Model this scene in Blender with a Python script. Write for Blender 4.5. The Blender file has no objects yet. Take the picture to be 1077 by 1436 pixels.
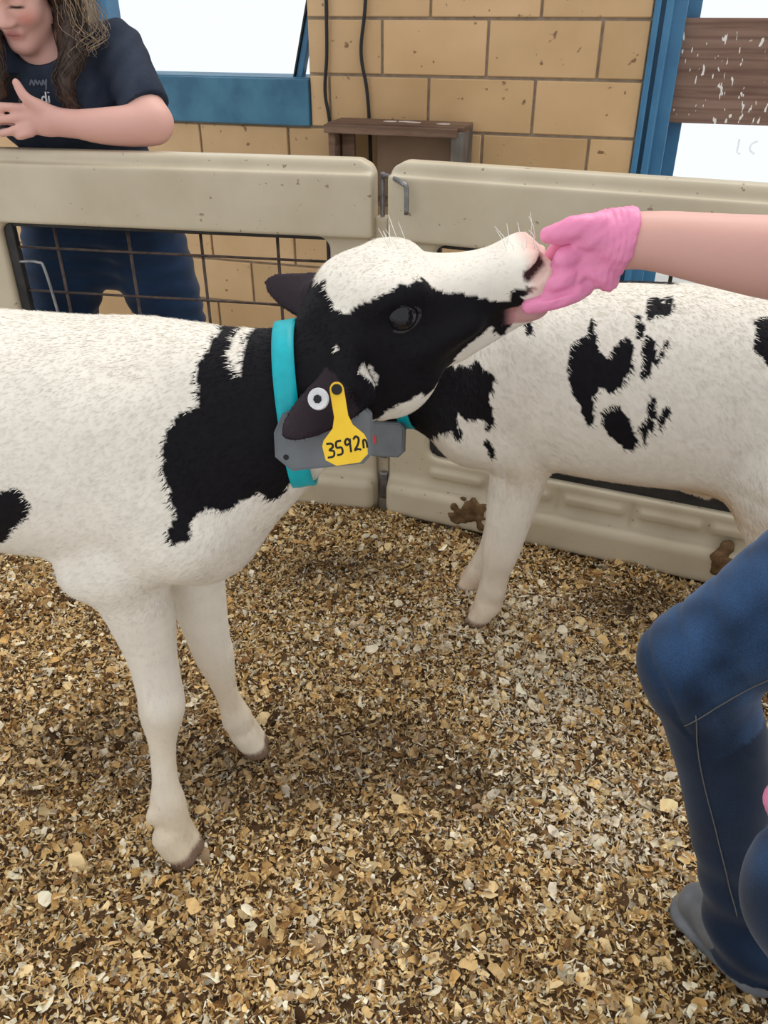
import bpy, bmesh, math, random
import numpy as np
from mathutils import Vector, Matrix

# ------------------------------------------------------------------ camera, world, light, exposure
SC = bpy.context.scene
COL = SC.collection
RNG = np.random.default_rng(7)
random.seed(7)
CAM_H = 1.20
cam = bpy.data.cameras.new('camera')
cam_o = bpy.data.objects.new('camera', cam)
COL.objects.link(cam_o)
cam.sensor_fit = 'VERTICAL'
cam.sensor_height = 36.0
cam.lens = 36.0 * 1150.0 / 1436.0
cam.clip_start = 0.02
cam_o.location = (0, 0, CAM_H)
cam_o.rotation_euler = (math.radians(90 - 31.6), 0, 0)
SC.camera = cam_o

world = bpy.data.worlds.new('daylight')
SC.world = world
world.use_nodes = True
bgn = world.node_tree.nodes['Background']
bgn.inputs['Color'].default_value = (0.96, 0.98, 1.0, 1)
bgn.inputs['Strength'].default_value = 0.92

sun = bpy.data.lights.new('soft_daylight', 'SUN')
sun.energy = 1.5
sun.angle = math.radians(50)
sun.color = (1.0, 0.96, 0.9)
sun_o = bpy.data.objects.new('soft_daylight', sun)
sun_o.rotation_euler = (math.radians(-24), math.radians(20), 0)
COL.objects.link(sun_o)

SC.view_settings.view_transform = 'Standard'
SC.view_settings.look = 'None'
SC.view_settings.gamma = 1.0
SC.view_settings.use_curve_mapping = False
SC.view_settings.exposure = 0.22

# ------------------------------------------------------------------ helpers: scene graph
def tag(o, label=None, cat=None, group=None, kind=None):
    if label: o['label'] = label
    if cat: o['category'] = cat
    if group: o['group'] = group
    if kind: o['kind'] = kind
    return o

def link(name, me, mat=None, parent=None, loc=None, rotz=None):
    o = bpy.data.objects.new(name, me)
    COL.objects.link(o)
    if mat is not None and me is not None and len(me.materials) == 0:
        me.materials.append(mat)
    if parent is not None:
        o.parent = parent
    if loc is not None: o.location = loc
    if rotz is not None: o.rotation_euler = (0, 0, rotz)
    return o

def empty(name, loc=(0, 0, 0), rotz=0.0):
    o = bpy.data.objects.new(name, None)
    o.empty_display_size = 0.1
    COL.objects.link(o)
    o.location = loc
    o.rotation_euler = (0, 0, rotz)
    return o

def mesh_np(name, V, F, smooth=True):
    """V (n,3), F (m,k) with constant k."""
    V = np.asarray(V, np.float32); F = np.asarray(F, np.int32)
    me = bpy.data.meshes.new(name)
    me.vertices.add(len(V)); me.vertices.foreach_set('co', V.ravel())
    k = F.shape[1]
    me.loops.add(F.size); me.loops.foreach_set('vertex_index', F.ravel())
    me.polygons.add(len(F))
    me.polygons.foreach_set('loop_start', np.arange(0, F.size, k, dtype=np.int32))
    me.update(calc_edges=True)
    me.polygons.foreach_set('use_smooth', np.full(len(F), smooth))
    me.validate()
    return me

def color_attr(me, C, name='tint'):
    C = np.asarray(C, np.float32)
    a = me.attributes.new(name, 'FLOAT_COLOR', 'POINT')
    A = np.ones((len(C), 4), np.float32); A[:, :3] = C
    a.data.foreach_set('color', A.ravel())

def box_bm(bm, c, s, bev=0.0, rot=None, seg=2):
    r = bmesh.ops.create_cube(bm, size=1.0)
    vs = r['verts']
    M = Matrix.Translation(Vector(c)) @ (rot.to_4x4() if rot is not None else Matrix.Identity(4)) @ Matrix.Diagonal((s[0], s[1], s[2], 1))
    bmesh.ops.transform(bm, matrix=M, verts=vs)
    if bev > 0:
        es = list({e for v in vs for e in v.link_edges})
        bmesh.ops.bevel(bm, geom=es, offset=bev, segments=seg, affect='EDGES', profile=0.6)

def bm_mesh(name, bm, smooth=False):
    me = bpy.data.meshes.new(name)
    bm.to_mesh(me); bm.free()
    if smooth:
        me.polygons.foreach_set('use_smooth', [True] * len(me.polygons))
    return me

def box(name, c, s, mat, parent=None, bev=0.004, rot=None):
    bm = bmesh.new(); box_bm(bm, c, s, bev, rot)
    return link(name, bm_mesh(name, bm), mat, parent)

def smooth_path(pts, n=8):
    P = np.asarray(pts, float)
    if len(P) < 3 or n <= 1: return P
    Q = np.vstack([2 * P[0] - P[1], P, 2 * P[-1] - P[-2]])
    out = []
    for i in range(1, len(Q) - 2):
        for t in np.linspace(0, 1, n, endpoint=False):
            a, b, c, d = Q[i - 1], Q[i], Q[i + 1], Q[i + 2]
            out.append(0.5 * ((2 * b) + (c - a) * t + (2 * a - 5 * b + 4 * c - d) * t ** 2 + (3 * b - a - 3 * c + d) * t ** 3))
    out.append(Q[-2])
    return np.array(out)

def tube_arrays(path, r, sides=8, flat=None):
    """tube vertices/faces; r scalar or array; flat=(vector, factor) squeezes along a direction."""
    P = np.asarray(path, float); n = len(P)
    R = np.broadcast_to(np.asarray(r, float), (n,)) if np.ndim(r) == 0 or len(np.atleast_1d(r)) == n else np.interp(np.linspace(0, 1, n), np.linspace(0, 1, len(r)), r)
    T = np.gradient(P, axis=0); T /= np.linalg.norm(T, axis=1)[:, None] + 1e-12
    up = np.array([0, 0, 1.0]) if abs(T[0][2]) < 0.9 else np.array([1.0, 0, 0])
    V = []; N = np.cross(T[0], up); N /= np.linalg.norm(N)
    for i in range(n):
        N = N - T[i] * np.dot(N, T[i]); N /= np.linalg.norm(N) + 1e-12
        B = np.cross(T[i], N)
        for a in np.arange(sides) * 2 * math.pi / sides:
            o = (N * math.cos(a) + B * math.sin(a)) * R[i]
            if flat is not None:
                f = np.asarray(flat[0], float); f = f / np.linalg.norm(f)
                o = o - f * np.dot(o, f) * (1 - flat[1])
            V.append(P[i] + o)
    F = []
    for i in range(n - 1):
        for j in range(sides):
            a = i * sides + j; b = i * sides + (j + 1) % sides
            F.append((a, b, b + sides, a + sides))
    V.append(P[0]); V.append(P[-1])
    c0, c1 = len(V) - 2, len(V) - 1
    for j in range(sides):
        b = (j + 1) % sides
        F.append((c0, b, j, j)); F.append((c1, (n - 1) * sides + j, (n - 1) * sides + b, (n - 1) * sides + b))
    return V, F

def tubes_mesh(name, items, smooth=True):
    bm = bmesh.new()
    for it in items:
        V, F = tube_arrays(*it[:2], **(it[2] if len(it) > 2 else {}))
        vs = [bm.verts.new(v) for v in V]
        for f in F:
            g = []
            for i in f:
                if vs[i] not in g: g.append(vs[i])
            try: bm.faces.new(g)
            except ValueError: pass
    bmesh.ops.recalc_face_normals(bm, faces=bm.faces)
    return bm_mesh(name, bm, smooth)

def tube(name, pts, r, mat, parent=None, n=8, sides=8, flat=None):
    return link(name, tubes_mesh(name, [(smooth_path(pts, n), r, dict(sides=sides, flat=flat))]), mat, parent)

def prism(name, poly, origin, ex, ey, thick, mat, parent=None, bev=0.0):
    """extrude a 2D outline (in axes ex, ey) by thick along ex x ey"""
    ex = Vector(ex).normalized(); ey = Vector(ey).normalized(); ez = ex.cross(ey)
    bm = bmesh.new()
    o = Vector(origin)
    vs = [bm.verts.new(o + ex * p[0] + ey * p[1] - ez * thick / 2) for p in poly]
    f = bm.faces.new(vs)
    r = bmesh.ops.extrude_face_region(bm, geom=[f])
    bmesh.ops.translate(bm, vec=ez * thick, verts=[v for v in r['geom'] if isinstance(v, bmesh.types.BMVert)])
    bmesh.ops.recalc_face_normals(bm, faces=bm.faces)
    if bev > 0:
        es = [e for e in bm.edges if len(e.link_faces) == 2 and e.calc_face_angle(0) > 0.9]
        bmesh.ops.bevel(bm, geom=es, offset=bev, segments=2, affect='EDGES')
    return link(name, bm_mesh(name, bm), mat, parent)

# ------------------------------------------------------------------ helpers: materials
def new_mat(name, base=(0.8, 0.8, 0.8), rough=0.6, spec=0.5, metal=0.0):
    m = bpy.data.materials.new(name); m.use_nodes = True
    b = m.node_tree.nodes['Principled BSDF']
    b.inputs['Base Color'].default_value = (*base, 1)
    b.inputs['Roughness'].default_value = rough
    b.inputs['Specular IOR Level'].default_value = spec
    b.inputs['Metallic'].default_value = metal
    return m

def nd(m, t, **kw):
    n = m.node_tree.nodes.new(t)
    for k, v in kw.items():
        if k in n.inputs: n.inputs[k].default_value = v
        else: setattr(n, k, v)
    return n

def lk(m, a, b): m.node_tree.links.new(a, b)
def bsdf(m): return m.node_tree.nodes['Principled BSDF']

def coords(m, scale=(1, 1, 1), kind='Object', rot=(0, 0, 0)):
    tc = nd(m, 'ShaderNodeTexCoord'); mp = nd(m, 'ShaderNodeMapping')
    mp.inputs['Scale'].default_value = scale; mp.inputs['Rotation'].default_value = rot
    lk(m, tc.outputs[kind], mp.inputs['Vector'])
    return mp.outputs['Vector']

def ramp(m, fac, stops):
    r = nd(m, 'ShaderNodeValToRGB')
    e = r.color_ramp.elements
    while len(e) < len(stops): e.new(0.5)
    for i, (p, c) in enumerate(stops):
        e[i].position = p; e[i].color = (*c, 1) if len(c) == 3 else c
    lk(m, fac, r.inputs['Fac'])
    return r.outputs['Color']

def mix(m, fac, a, b, blend='MIX'):
    n = nd(m, 'ShaderNodeMix'); n.data_type = 'RGBA'; n.blend_type = blend
    if isinstance(fac, (int, float)): n.inputs[0].default_value = fac
    else: lk(m, fac, n.inputs[0])
    for s, v in ((6, a), (7, b)):
        if isinstance(v, tuple): n.inputs[s].default_value = (*v, 1)
        else: lk(m, v, n.inputs[s])
    return n.outputs[2]

def noise(m, vec, scale=5.0, detail=4.0, rough=0.55):
    n = nd(m, 'ShaderNodeTexNoise'); n.inputs['Scale'].default_value = scale
    n.inputs['Detail'].default_value = detail; n.inputs['Roughness'].default_value = rough
    lk(m, vec, n.inputs['Vector'])
    return n.outputs['Fac']

def bump(m, fac, strength=0.3, dist=0.01):
    n = nd(m, 'ShaderNodeBump'); n.inputs['Strength'].default_value = strength
    n.inputs['Distance'].default_value = dist
    lk(m, fac, n.inputs['Height']); lk(m, n.outputs['Normal'], bsdf(m).inputs['Normal'])

def mat_noise(name, c1, c2, scale=8.0, rough=0.6, spec=0.4, stretch=(1, 1, 1), bmp=0.0, lo=0.35, hi=0.65, detail=4.0, metal=0.0, dist=0.005):
    m = new_mat(name, c1, rough, spec, metal)
    v = coords(m, stretch)
    f = noise(m, v, scale, detail)
    lk(m, ramp(m, f, [(lo, c1), (hi, c2)]), bsdf(m).inputs['Base Color'])
    if bmp: bump(m, f, bmp, dist)
    return m

def mat_attr(name, rough=0.6, spec=0.4, sss=0.0, bmp=0.0, bscale=60.0, var=0.0, sheen=0.0):
    m = new_mat(name, (0.5, 0.5, 0.5), rough, spec)
    a = nd(m, 'ShaderNodeAttribute'); a.attribute_name = 'tint'
    c = a.outputs['Color']
    v = coords(m)
    if var:
        f = noise(m, v, 22.0, 5)
        c = mix(m, 1.0, c, ramp(m, f, [(0.3, (1 - var,) * 3), (0.7, (1 + var * 0.3,) * 3)]), 'MULTIPLY')
    lk(m, c, bsdf(m).inputs['Base Color'])
    if sss:
        bsdf(m).inputs['Subsurface Weight'].default_value = sss
        bsdf(m).inputs['Subsurface Radius'].default_value = (0.02, 0.008, 0.004)
        bsdf(m).inputs['Subsurface Scale'].default_value = 0.5
    if bmp: bump(m, noise(m, v, bscale, 3), bmp, 0.003)
    if sheen:
        bsdf(m).inputs['Sheen Weight'].default_value = sheen
    return m

# ------------------------------------------------------------------ helpers: clay modelling on a distance grid
class Clay:
    def __init__(s, lo, hi, h):
        s.lo = np.array(lo, float); s.h = h
        s.n = np.ceil((np.array(hi, float) - s.lo) / h).astype(int) + 1
        s.D = np.full(s.n, 0.5, np.float32)
        s.ax = [(s.lo[i] + np.arange(s.n[i]) * h).astype(np.float32) for i in range(3)]
    def _sub(s, lo, hi, m):
        i0 = np.clip(np.floor((np.array(lo) - m - s.lo) / s.h).astype(int), 0, s.n)
        i1 = np.clip(np.ceil((np.array(hi) + m - s.lo) / s.h).astype(int) + 1, 0, s.n)
        if np.any(i1 <= i0): return None, None
        sl = tuple(slice(a, b) for a, b in zip(i0, i1))
        X = s.ax[0][sl[0]][:, None, None]; Y = s.ax[1][sl[1]][None, :, None]; Z = s.ax[2][sl[2]][None, None, :]
        return sl, (X, Y, Z)
    def add(s, prim, k=0.02):
        fn, lo, hi = prim
        sl, P = s._sub(lo, hi, k + 4 * s.h)
        if sl is None: return
        d = fn(*P); a = s.D[sl]
        hh = np.maximum(k - np.abs(a - d), 0) / k
        s.D[sl] = np.minimum(a, d) - hh * hh * (k * 0.25)
    def cut(s, prim, k=0.01):
        fn, lo, hi = prim
        sl, P = s._sub(lo, hi, k + 4 * s.h)
        if sl is None: return
        d = -fn(*P); a = s.D[sl]
        hh = np.maximum(k - np.abs(a - d), 0) / k
        s.D[sl] = np.maximum(a, d) + hh * hh * (k * 0.25)
    def mesh(s, smooth=1):
        D = s.D.copy()
        D[0], D[-1], D[:, 0], D[:, -1], D[:, :, 0], D[:, :, -1] = (0.5,) * 6
        ins = D < 0
        n = s.n
        cnt = np.zeros(n - 1, np.int8)
        offs = [(i, j, k) for i in (0, 1) for j in (0, 1) for k in (0, 1)]
        for o in offs:
            cnt += ins[o[0]:n[0] - 1 + o[0], o[1]:n[1] - 1 + o[1], o[2]:n[2] - 1 + o[2]]
        act = (cnt > 0) & (cnt < 8)
        I = np.argwhere(act)
        idx = np.full(n - 1, -1, np.int32); idx[act] = np.arange(len(I))
        cv = {o: D[I[:, 0] + o[0], I[:, 1] + o[1], I[:, 2] + o[2]] for o in offs}
        acc = np.zeros((len(I), 3), np.float32); w = np.zeros(len(I), np.float32)
        for a in offs:
            for ax in range(3):
                if a[ax] == 0:
                    b = list(a); b[ax] = 1; b = tuple(b)
                    va, vb = cv[a], cv[b]
                    cr = (va < 0) != (vb < 0)
                    t = np.where(cr, va / np.where(cr, va - vb, 1), 0)
                    p = np.tile(np.array(a, np.float32), (len(I), 1)); p[:, ax] = t
                    acc += p * cr[:, None]; w += cr
        V = (I + acc / w[:, None]) * s.h + s.lo
        Fs = []
        for ax in range(3):
            u, v = (ax + 1) % 3, (ax + 2) % 3
            sa = [slice(1, -1)] * 3; sb = [slice(1, -1)] * 3
            sa[ax] = slice(0, -1); sb[ax] = slice(1, None)
            A = ins[tuple(sa)]; B = ins[tuple(sb)]
            E = np.argwhere(A != B)
            if len(E) == 0: continue
            fl = A[E[:, 0], E[:, 1], E[:, 2]]
            c = E.copy(); c[:, u] += 1; c[:, v] += 1
            q = []
            for du, dv in ((-1, -1), (0, -1), (0, 0), (-1, 0)):
                g = c.copy(); g[:, u] += du; g[:, v] += dv
                q.append(idx[g[:, 0], g[:, 1], g[:, 2]])
            q = np.stack(q, 1)
            q = np.where(fl[:, None], q, q[:, ::-1])
            Fs.append(q)
        F = np.concatenate(Fs)
        F = F[(F >= 0).all(1)]
        for _ in range(smooth):
            S = np.zeros_like(V); c = np.zeros(len(V))
            for a, b in ((0, 1), (1, 2), (2, 3), (3, 0)):
                for d in range(3):
                    S[:, d] += np.bincount(F[:, a], V[F[:, b], d], len(V)) + np.bincount(F[:, b], V[F[:, a], d], len(V))
                c += np.bincount(F[:, a], minlength=len(V)) + np.bincount(F[:, b], minlength=len(V))
            V = V * 0.45 + 0.55 * S / np.maximum(c, 1)[:, None]
        return V, F

def normals(V, F):
    n = np.cross(V[F[:, 2]] - V[F[:, 0]], V[F[:, 3]] - V[F[:, 1]])
    N = np.zeros_like(V)
    for j in range(4):
        for d in range(3): N[:, d] += np.bincount(F[:, j], n[:, d], len(V))
    return N / (np.linalg.norm(N, axis=1)[:, None] + 1e-12)

def cone(a, b, ra, rb, sq=None):
    a = np.array(a, float); b = np.array(b, float)
    S = np.array(sq if sq is not None else (1, 1, 1), float)
    d = (b - a) * S; L = float(d @ d) + 1e-9
    rm = max(ra, rb) * max(1.0, 1.0 / S.min())
    def fn(X, Y, Z):
        x, y, z = (X - a[0]) * S[0], (Y - a[1]) * S[1], (Z - a[2]) * S[2]
        t = np.clip((x * d[0] + y * d[1] + z * d[2]) / L, 0, 1)
        q = (x - t * d[0]) ** 2 + (y - t * d[1]) ** 2 + (z - t * d[2]) ** 2
        return np.sqrt(q) - (ra + t * (rb - ra))
    return fn, np.minimum(a, b) - rm, np.maximum(a, b) + rm

def ell(c, r, R=None):
    c = np.array(c, float); r = np.array(r, float); m = r.min(); big = r.max()
    M = np.eye(3) if R is None else np.array(R)          # columns = local axes
    def fn(X, Y, Z):
        x, y, z = X - c[0], Y - c[1], Z - c[2]
        if R is None:
            q = np.sqrt((x / r[0]) ** 2 + (y / r[1]) ** 2 + (z / r[2]) ** 2)
        else:
            l = [x * M[0, i] + y * M[1, i] + z * M[2, i] for i in range(3)]
            q = np.sqrt((l[0] / r[0]) ** 2 + (l[1] / r[1]) ** 2 + (l[2] / r[2]) ** 2)
        return (q - 1) * m
    ext = r if R is None else np.array([big] * 3)
    return fn, c - ext, c + ext

def rbox(c, s, rad, R=None):
    c = np.array(c, float); hs = np.array(s, float) / 2 - rad
    M = np.eye(3) if R is None else np.array(R)
    def fn(X, Y, Z):
        x, y, z = X - c[0], Y - c[1], Z - c[2]
        if R is None: l = [x, y, z]
        else: l = [x * M[0, i] + y * M[1, i] + z * M[2, i] for i in range(3)]
        q = [np.abs(l[i]) - hs[i] for i in range(3)]
        out = np.sqrt(np.maximum(q[0], 0) ** 2 + np.maximum(q[1], 0) ** 2 + np.maximum(q[2], 0) ** 2)
        return out + np.minimum(np.maximum(np.maximum(q[0], q[1]), q[2]), 0) - rad
    e = np.array(s, float) / 2 if R is None else np.array([np.linalg.norm(np.array(s) / 2)] * 3)
    return fn, c - e, c + e

def plane(p, n, box_lo, box_hi):
    """half space on the side n points to"""
    p = np.array(p, float); n = np.array(n, float); n /= np.linalg.norm(n)
    def fn(X, Y, Z): return -((X - p[0]) * n[0] + (Y - p[1]) * n[1] + (Z - p[2]) * n[2])
    return fn, np.array(box_lo), np.array(box_hi)

def loft(st, o=(0, 0, 0), R=None, p=2.2, taper=0.0):
    """st rows: x, top, bottom, half width, side offset - sections across the local x axis"""
    st = np.array(st, float)
    xs = st[:, 0]; xd = np.linspace(xs[0], xs[-1], 160)
    tab = []
    for c in range(1, st.shape[1]):
        y = st[:, c]; g = np.gradient(y, xs)
        i = np.clip(np.searchsorted(xs, xd) - 1, 0, len(xs) - 2)
        hh = xs[i + 1] - xs[i]; t = (xd - xs[i]) / hh
        tab.append((2 * t**3 - 3 * t**2 + 1) * y[i] + (t**3 - 2 * t**2 + t) * hh * g[i] + (-2 * t**3 + 3 * t**2) * y[i + 1] + (t**3 - t**2) * hh * g[i + 1])
    if len(tab) == 3: tab.append(np.zeros_like(xd))
    o = np.array(o, float); M = np.eye(3) if R is None else np.array(R)
    def fn(X, Y, Z):
        x, y, z = X - o[0], Y - o[1], Z - o[2]
        if R is not None: x, y, z = [x * M[0, i] + y * M[1, i] + z * M[2, i] for i in range(3)]
        f = lambda k: np.interp(x, xd, tab[k]).astype(np.float32)
        top, bot, w, yc = f(0), f(1), f(2), f(3)
        zc = (top + bot) / 2; rz = np.maximum((top - bot) / 2, 0.004); w = np.maximum(w, 0.004)
        zr = (z - zc) / rz
        if taper: ww = w * (1 + taper * np.clip(zr, -1.2, 1.2))
        else: ww = w
        r = (np.abs((y - yc) / ww) ** p + np.abs(zr) ** p) ** (1 / p)
        d = (r - 1) * np.minimum(w, rz)
        return np.maximum(d, np.maximum(xs[0] - x, x - xs[-1]))
    wm = st[:, 3].max() * (1 + taper); off = np.abs(st[:, 4]).max() if st.shape[1] > 4 else 0
    lo = np.array([xs[0], -wm - off, st[:, 2].min()]); hi = np.array([xs[-1], wm + off, st[:, 1].max()])
    if R is None: return fn, lo + o, hi + o
    cs = np.array([[a, b, c] for a in (lo[0], hi[0]) for b in (lo[1], hi[1]) for c in (lo[2], hi[2])]) @ M.T + o
    return fn, cs.min(0), cs.max(0)

def chain(c, pts, k=0.02, sq=None):
    """pts rows: x,y,z,r"""
    P = smooth_path(pts, 4) if len(pts) > 2 else np.array(pts, float)
    cs = [cone(p[:3], q[:3], p[3], q[3], sq) for p, q in zip(P[:-1], P[1:])]
    def fn(X, Y, Z):
        d = cs[0][0](X, Y, Z)
        for q in cs[1:]: d = np.minimum(d, q[0](X, Y, Z))
        return d
    c.add((fn, np.min([q[1] for q in cs], 0), np.max([q[2] for q in cs], 0)), k)

def rot_zyx(yaw, pitch, roll=0.0):
    """columns: forward x, left y, up z; pitch > 0 raises the nose"""
    M = Matrix.Rotation(yaw, 3, 'Z') @ Matrix.Rotation(-pitch, 3, 'Y') @ Matrix.Rotation(roll, 3, 'X')
    return np.array(M)

def inpoly(x, z, poly):
    poly = np.asarray(poly, float); ins = np.zeros(len(x), bool)
    j = len(poly) - 1
    for i in range(len(poly)):
        xi, zi = poly[i]; xj, zj = poly[j]
        c = ((zi > z) != (zj > z)) & (x < (xj - xi) * (z - zi) / (zj - zi + 1e-12) + xi)
        ins ^= c; j = i
    return ins

def wobble(V, scale, seed=0):
    """cheap smooth noise in about -1..1"""
    r = np.random.default_rng(seed); o = np.zeros(len(V))
    for i in range(7):
        d = r.normal(size=3); d /= np.linalg.norm(d)
        o += np.sin(V @ d * scale * r.uniform(0.6, 1.9) + r.uniform(0, 6.28))
    return o / 3.5

# ------------------------------------------------------------------ materials
M_block = mat_noise('glazed_block', (0.56, 0.355, 0.17), (0.64, 0.42, 0.215), 3.5, 0.38, 0.5, bmp=0.05)
_g = nd(M_block, 'ShaderNodeNewGeometry'); v = _g.outputs['Position']
for _n in M_block.node_tree.nodes:
    if _n.type == 'TEX_NOISE': lk(M_block, v, _n.inputs['Vector'])
_oi = nd(M_block, 'ShaderNodeObjectInfo')
_b0 = bsdf(M_block).inputs['Base Color'].links[0].from_socket
lk(M_block, mix(M_block, 1.0, _b0, ramp(M_block, _oi.outputs['Random'], [(0.0, (0.86, 0.84, 0.80)), (1.0, (1.08, 1.08, 1.10))]), 'MULTIPLY'), bsdf(M_block).inputs['Base Color'])
sp = noise(M_block, v, 26.0, 2.0)
base_col = bsdf(M_block).inputs['Base Color'].links[0].from_socket
lk(M_block, mix(M_block, ramp(M_block, sp, [(0.69, (0, 0, 0)), (0.73, (1, 1, 1))]), base_col, (0.22, 0.12, 0.05)), bsdf(M_block).inputs['Base Color'])
M_mortar = mat_noise('mortar', (0.32, 0.26, 0.20), (0.42, 0.35, 0.27), 30, 0.9, 0.1, bmp=0.3)
M_blue = mat_noise('blue_paint', (0.035, 0.15, 0.29), (0.05, 0.20, 0.36), 6, 0.35, 0.5, bmp=0.03)
M_teal_sill = mat_noise('worn_blue_paint', (0.035, 0.125, 0.21), (0.06, 0.19, 0.29), 9, 0.5, 0.4, bmp=0.08)
M_plastic = mat_noise('beige_plastic', (0.50, 0.43, 0.31), (0.58, 0.51, 0.38), 5, 0.42, 0.4, bmp=0.04)
v = coords(M_plastic); sp = noise(M_plastic, v, 55.0, 2.0)
base_col = bsdf(M_plastic).inputs['Base Color'].links[0].from_socket
lk(M_plastic, mix(M_plastic, ramp(M_plastic, sp, [(0.70, (0, 0, 0)), (0.75, (0.7, 0.7, 0.7))]), base_col, (0.16, 0.10, 0.05)), bsdf(M_plastic).inputs['Base Color'])
M_black_metal = mat_noise('black_metal', (0.012, 0.012, 0.013), (0.03, 0.028, 0.027), 20, 0.5, 0.4)
M_wire = mat_noise('rusty_wire', (0.05, 0.035, 0.03), (0.11, 0.075, 0.06), 40, 0.55, 0.4, metal=0.4)
M_steel = mat_noise('zinc_steel', (0.16, 0.16, 0.17), (0.32, 0.32, 0.33), 30, 0.38, 0.5, metal=0.8)
M_concrete = mat_noise('concrete', (0.42, 0.41, 0.39), (0.55, 0.54, 0.51), 4, 0.85, 0.2, bmp=0.2)
M_cord = new_mat('black_rubber', (0.012, 0.011, 0.012), 0.45, 0.4)

def mat_wood(name, c1, c2, c3, stretch=(1, 8, 18), drips=False, scale=2.2):
    m = new_mat(name, c1, 0.7, 0.25)
    v = coords(m, stretch)
    f = noise(m, v, scale, 6, 0.6)
    col = ramp(m, f, [(0.28, c1), (0.5, c2), (0.72, c3)])
    w = nd(m, 'ShaderNodeTexWave'); w.wave_type = 'BANDS'; w.bands_direction = 'Z'
    w.inputs['Scale'].default_value = 0.55; w.inputs['Distortion'].default_value = 6.0; w.inputs['Detail'].default_value = 3.0
    lk(m, v, w.inputs['Vector'])
    col = mix(m, ramp(m, w.outputs['Fac'], [(0.0, (0.55,) * 3), (0.25, (0, 0, 0))]), col, c1)
    if drips:
        vd = coords(m, (1, 1, 0.35))
        s2 = noise(m, vd, 80, 1.5)
        vb = coords(m); s3 = noise(m, vb, 2.4, 1)
        k = nd(m, 'ShaderNodeMath'); k.operation = 'ADD'
        lk(m, s2, k.inputs[0]); lk(m, s3, k.inputs[1])
        col = mix(m, ramp(m, k.outputs[0], [(1.20, (0, 0, 0)), (1.22, (1, 1, 1))]) if False else ramp(m, s2, [(0.665, (0, 0, 0)), (0.68, (1, 1, 1))]), col, (0.80, 0.76, 0.70))
    lk(m, col, bsdf(m).inputs['Base Color'])
    bump(m, f, 0.25, 0.004)
    return m

M_board = mat_wood('weathered_board', (0.13, 0.070, 0.050), (0.23, 0.138, 0.10), (0.29, 0.185, 0.14), (1.2, 8, 16), True)
M_crate = mat_wood('old_crate_wood', (0.10, 0.055, 0.035), (0.20, 0.12, 0.08), (0.27, 0.18, 0.125), (2, 9, 9))
M_crate_gray = mat_wood('grey_crate_wood', (0.10, 0.08, 0.065), (0.18, 0.16, 0.14), (0.26, 0.24, 0.21), (9, 9, 2))
M_crate_panel = mat_noise('crate_panel', (0.24, 0.155, 0.10), (0.30, 0.20, 0.13), 6, 0.7, 0.2)
M_paper = mat_noise('torn_paper', (0.55, 0.46, 0.40), (0.7, 0.62, 0.56), 20, 0.9, 0.1)
M_glass = new_mat('window_glass', (0.95, 0.98, 1.0), 0.02, 0.5)
bsdf(M_glass).inputs['Transmission Weight'].default_value = 1.0
bsdf(M_glass).inputs['IOR'].default_value = 1.02
M_letter = new_mat('pale_letters', (0.72, 0.73, 0.74), 0.8, 0.1); bsdf(M_letter).inputs['Alpha'].default_value = 0.22
M_teal = mat_noise('teal_strap', (0.0, 0.36, 0.42), (0.0, 0.42, 0.48), 60, 0.45, 0.4, bmp=0.1)
M_graybox = mat_noise('grey_plastic', (0.125, 0.135, 0.145), (0.15, 0.16, 0.17), 30, 0.45, 0.4)
M_red = new_mat('red_mark', (0.6, 0.06, 0.05), 0.5, 0.3)
M_yellow = mat_noise('yellow_tag', (0.80, 0.50, 0.015), (0.86, 0.56, 0.03), 30, 0.4, 0.4)
M_ink = new_mat('black_ink', (0.008, 0.008, 0.008), 0.5, 0.3)
M_white_pl = mat_noise('white_tag', (0.55, 0.55, 0.56), (0.68, 0.68, 0.68), 40, 0.45, 0.4)
M_eye = new_mat('eye_wet', (0.008, 0.008, 0.011), 0.06, 0.35)
M_pinkglove = new_mat('pink_nitrile', (0.80, 0.26, 0.45), 0.42, 0.4)
bsdf(M_pinkglove).inputs['Subsurface Weight'].default_value = 0.25
bsdf(M_pinkglove).inputs['Subsurface Radius'].default_value = (0.02, 0.008, 0.01)
bsdf(M_pinkglove).inputs['Subsurface Scale'].default_value = 0.3
_v = coords(M_pinkglove, (1, 1, 1)); bump(M_pinkglove, noise(M_pinkglove, _v, 55, 4), 0.35, 0.004)
M_coat = mat_attr('calf_coat', 0.6, 0.10, 0.0, 0.0, var=0.06)
M_skin = mat_attr('skin', 0.5, 0.35, 0.12, 0.06, 160)
M_phone = new_mat('phone_black', (0.02, 0.022, 0.028), 0.2, 0.5)

def mat_denim(name, dark, light):
    m = new_mat(name, dark, 0.85, 0.15)
    v = coords(m)
    f = noise(m, v, 9, 5, 0.6)
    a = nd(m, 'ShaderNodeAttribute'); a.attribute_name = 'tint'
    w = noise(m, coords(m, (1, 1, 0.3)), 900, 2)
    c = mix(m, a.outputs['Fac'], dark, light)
    c = mix(m, 1.0, c, ramp(m, f, [(0.3, (0.75,) * 3), (0.75, (1.25,) * 3)]), 'MULTIPLY')
    c = mix(m, 1.0, c, ramp(m, w, [(0.3, (0.72,) * 3), (0.7, (1.2,) * 3)]), 'MULTIPLY')
    lk(m, c, bsdf(m).inputs['Base Color'])
    bump(m, w, 0.15, 0.001)
    bsdf(m).inputs['Sheen Weight'].default_value = 0.15
    return m

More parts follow.
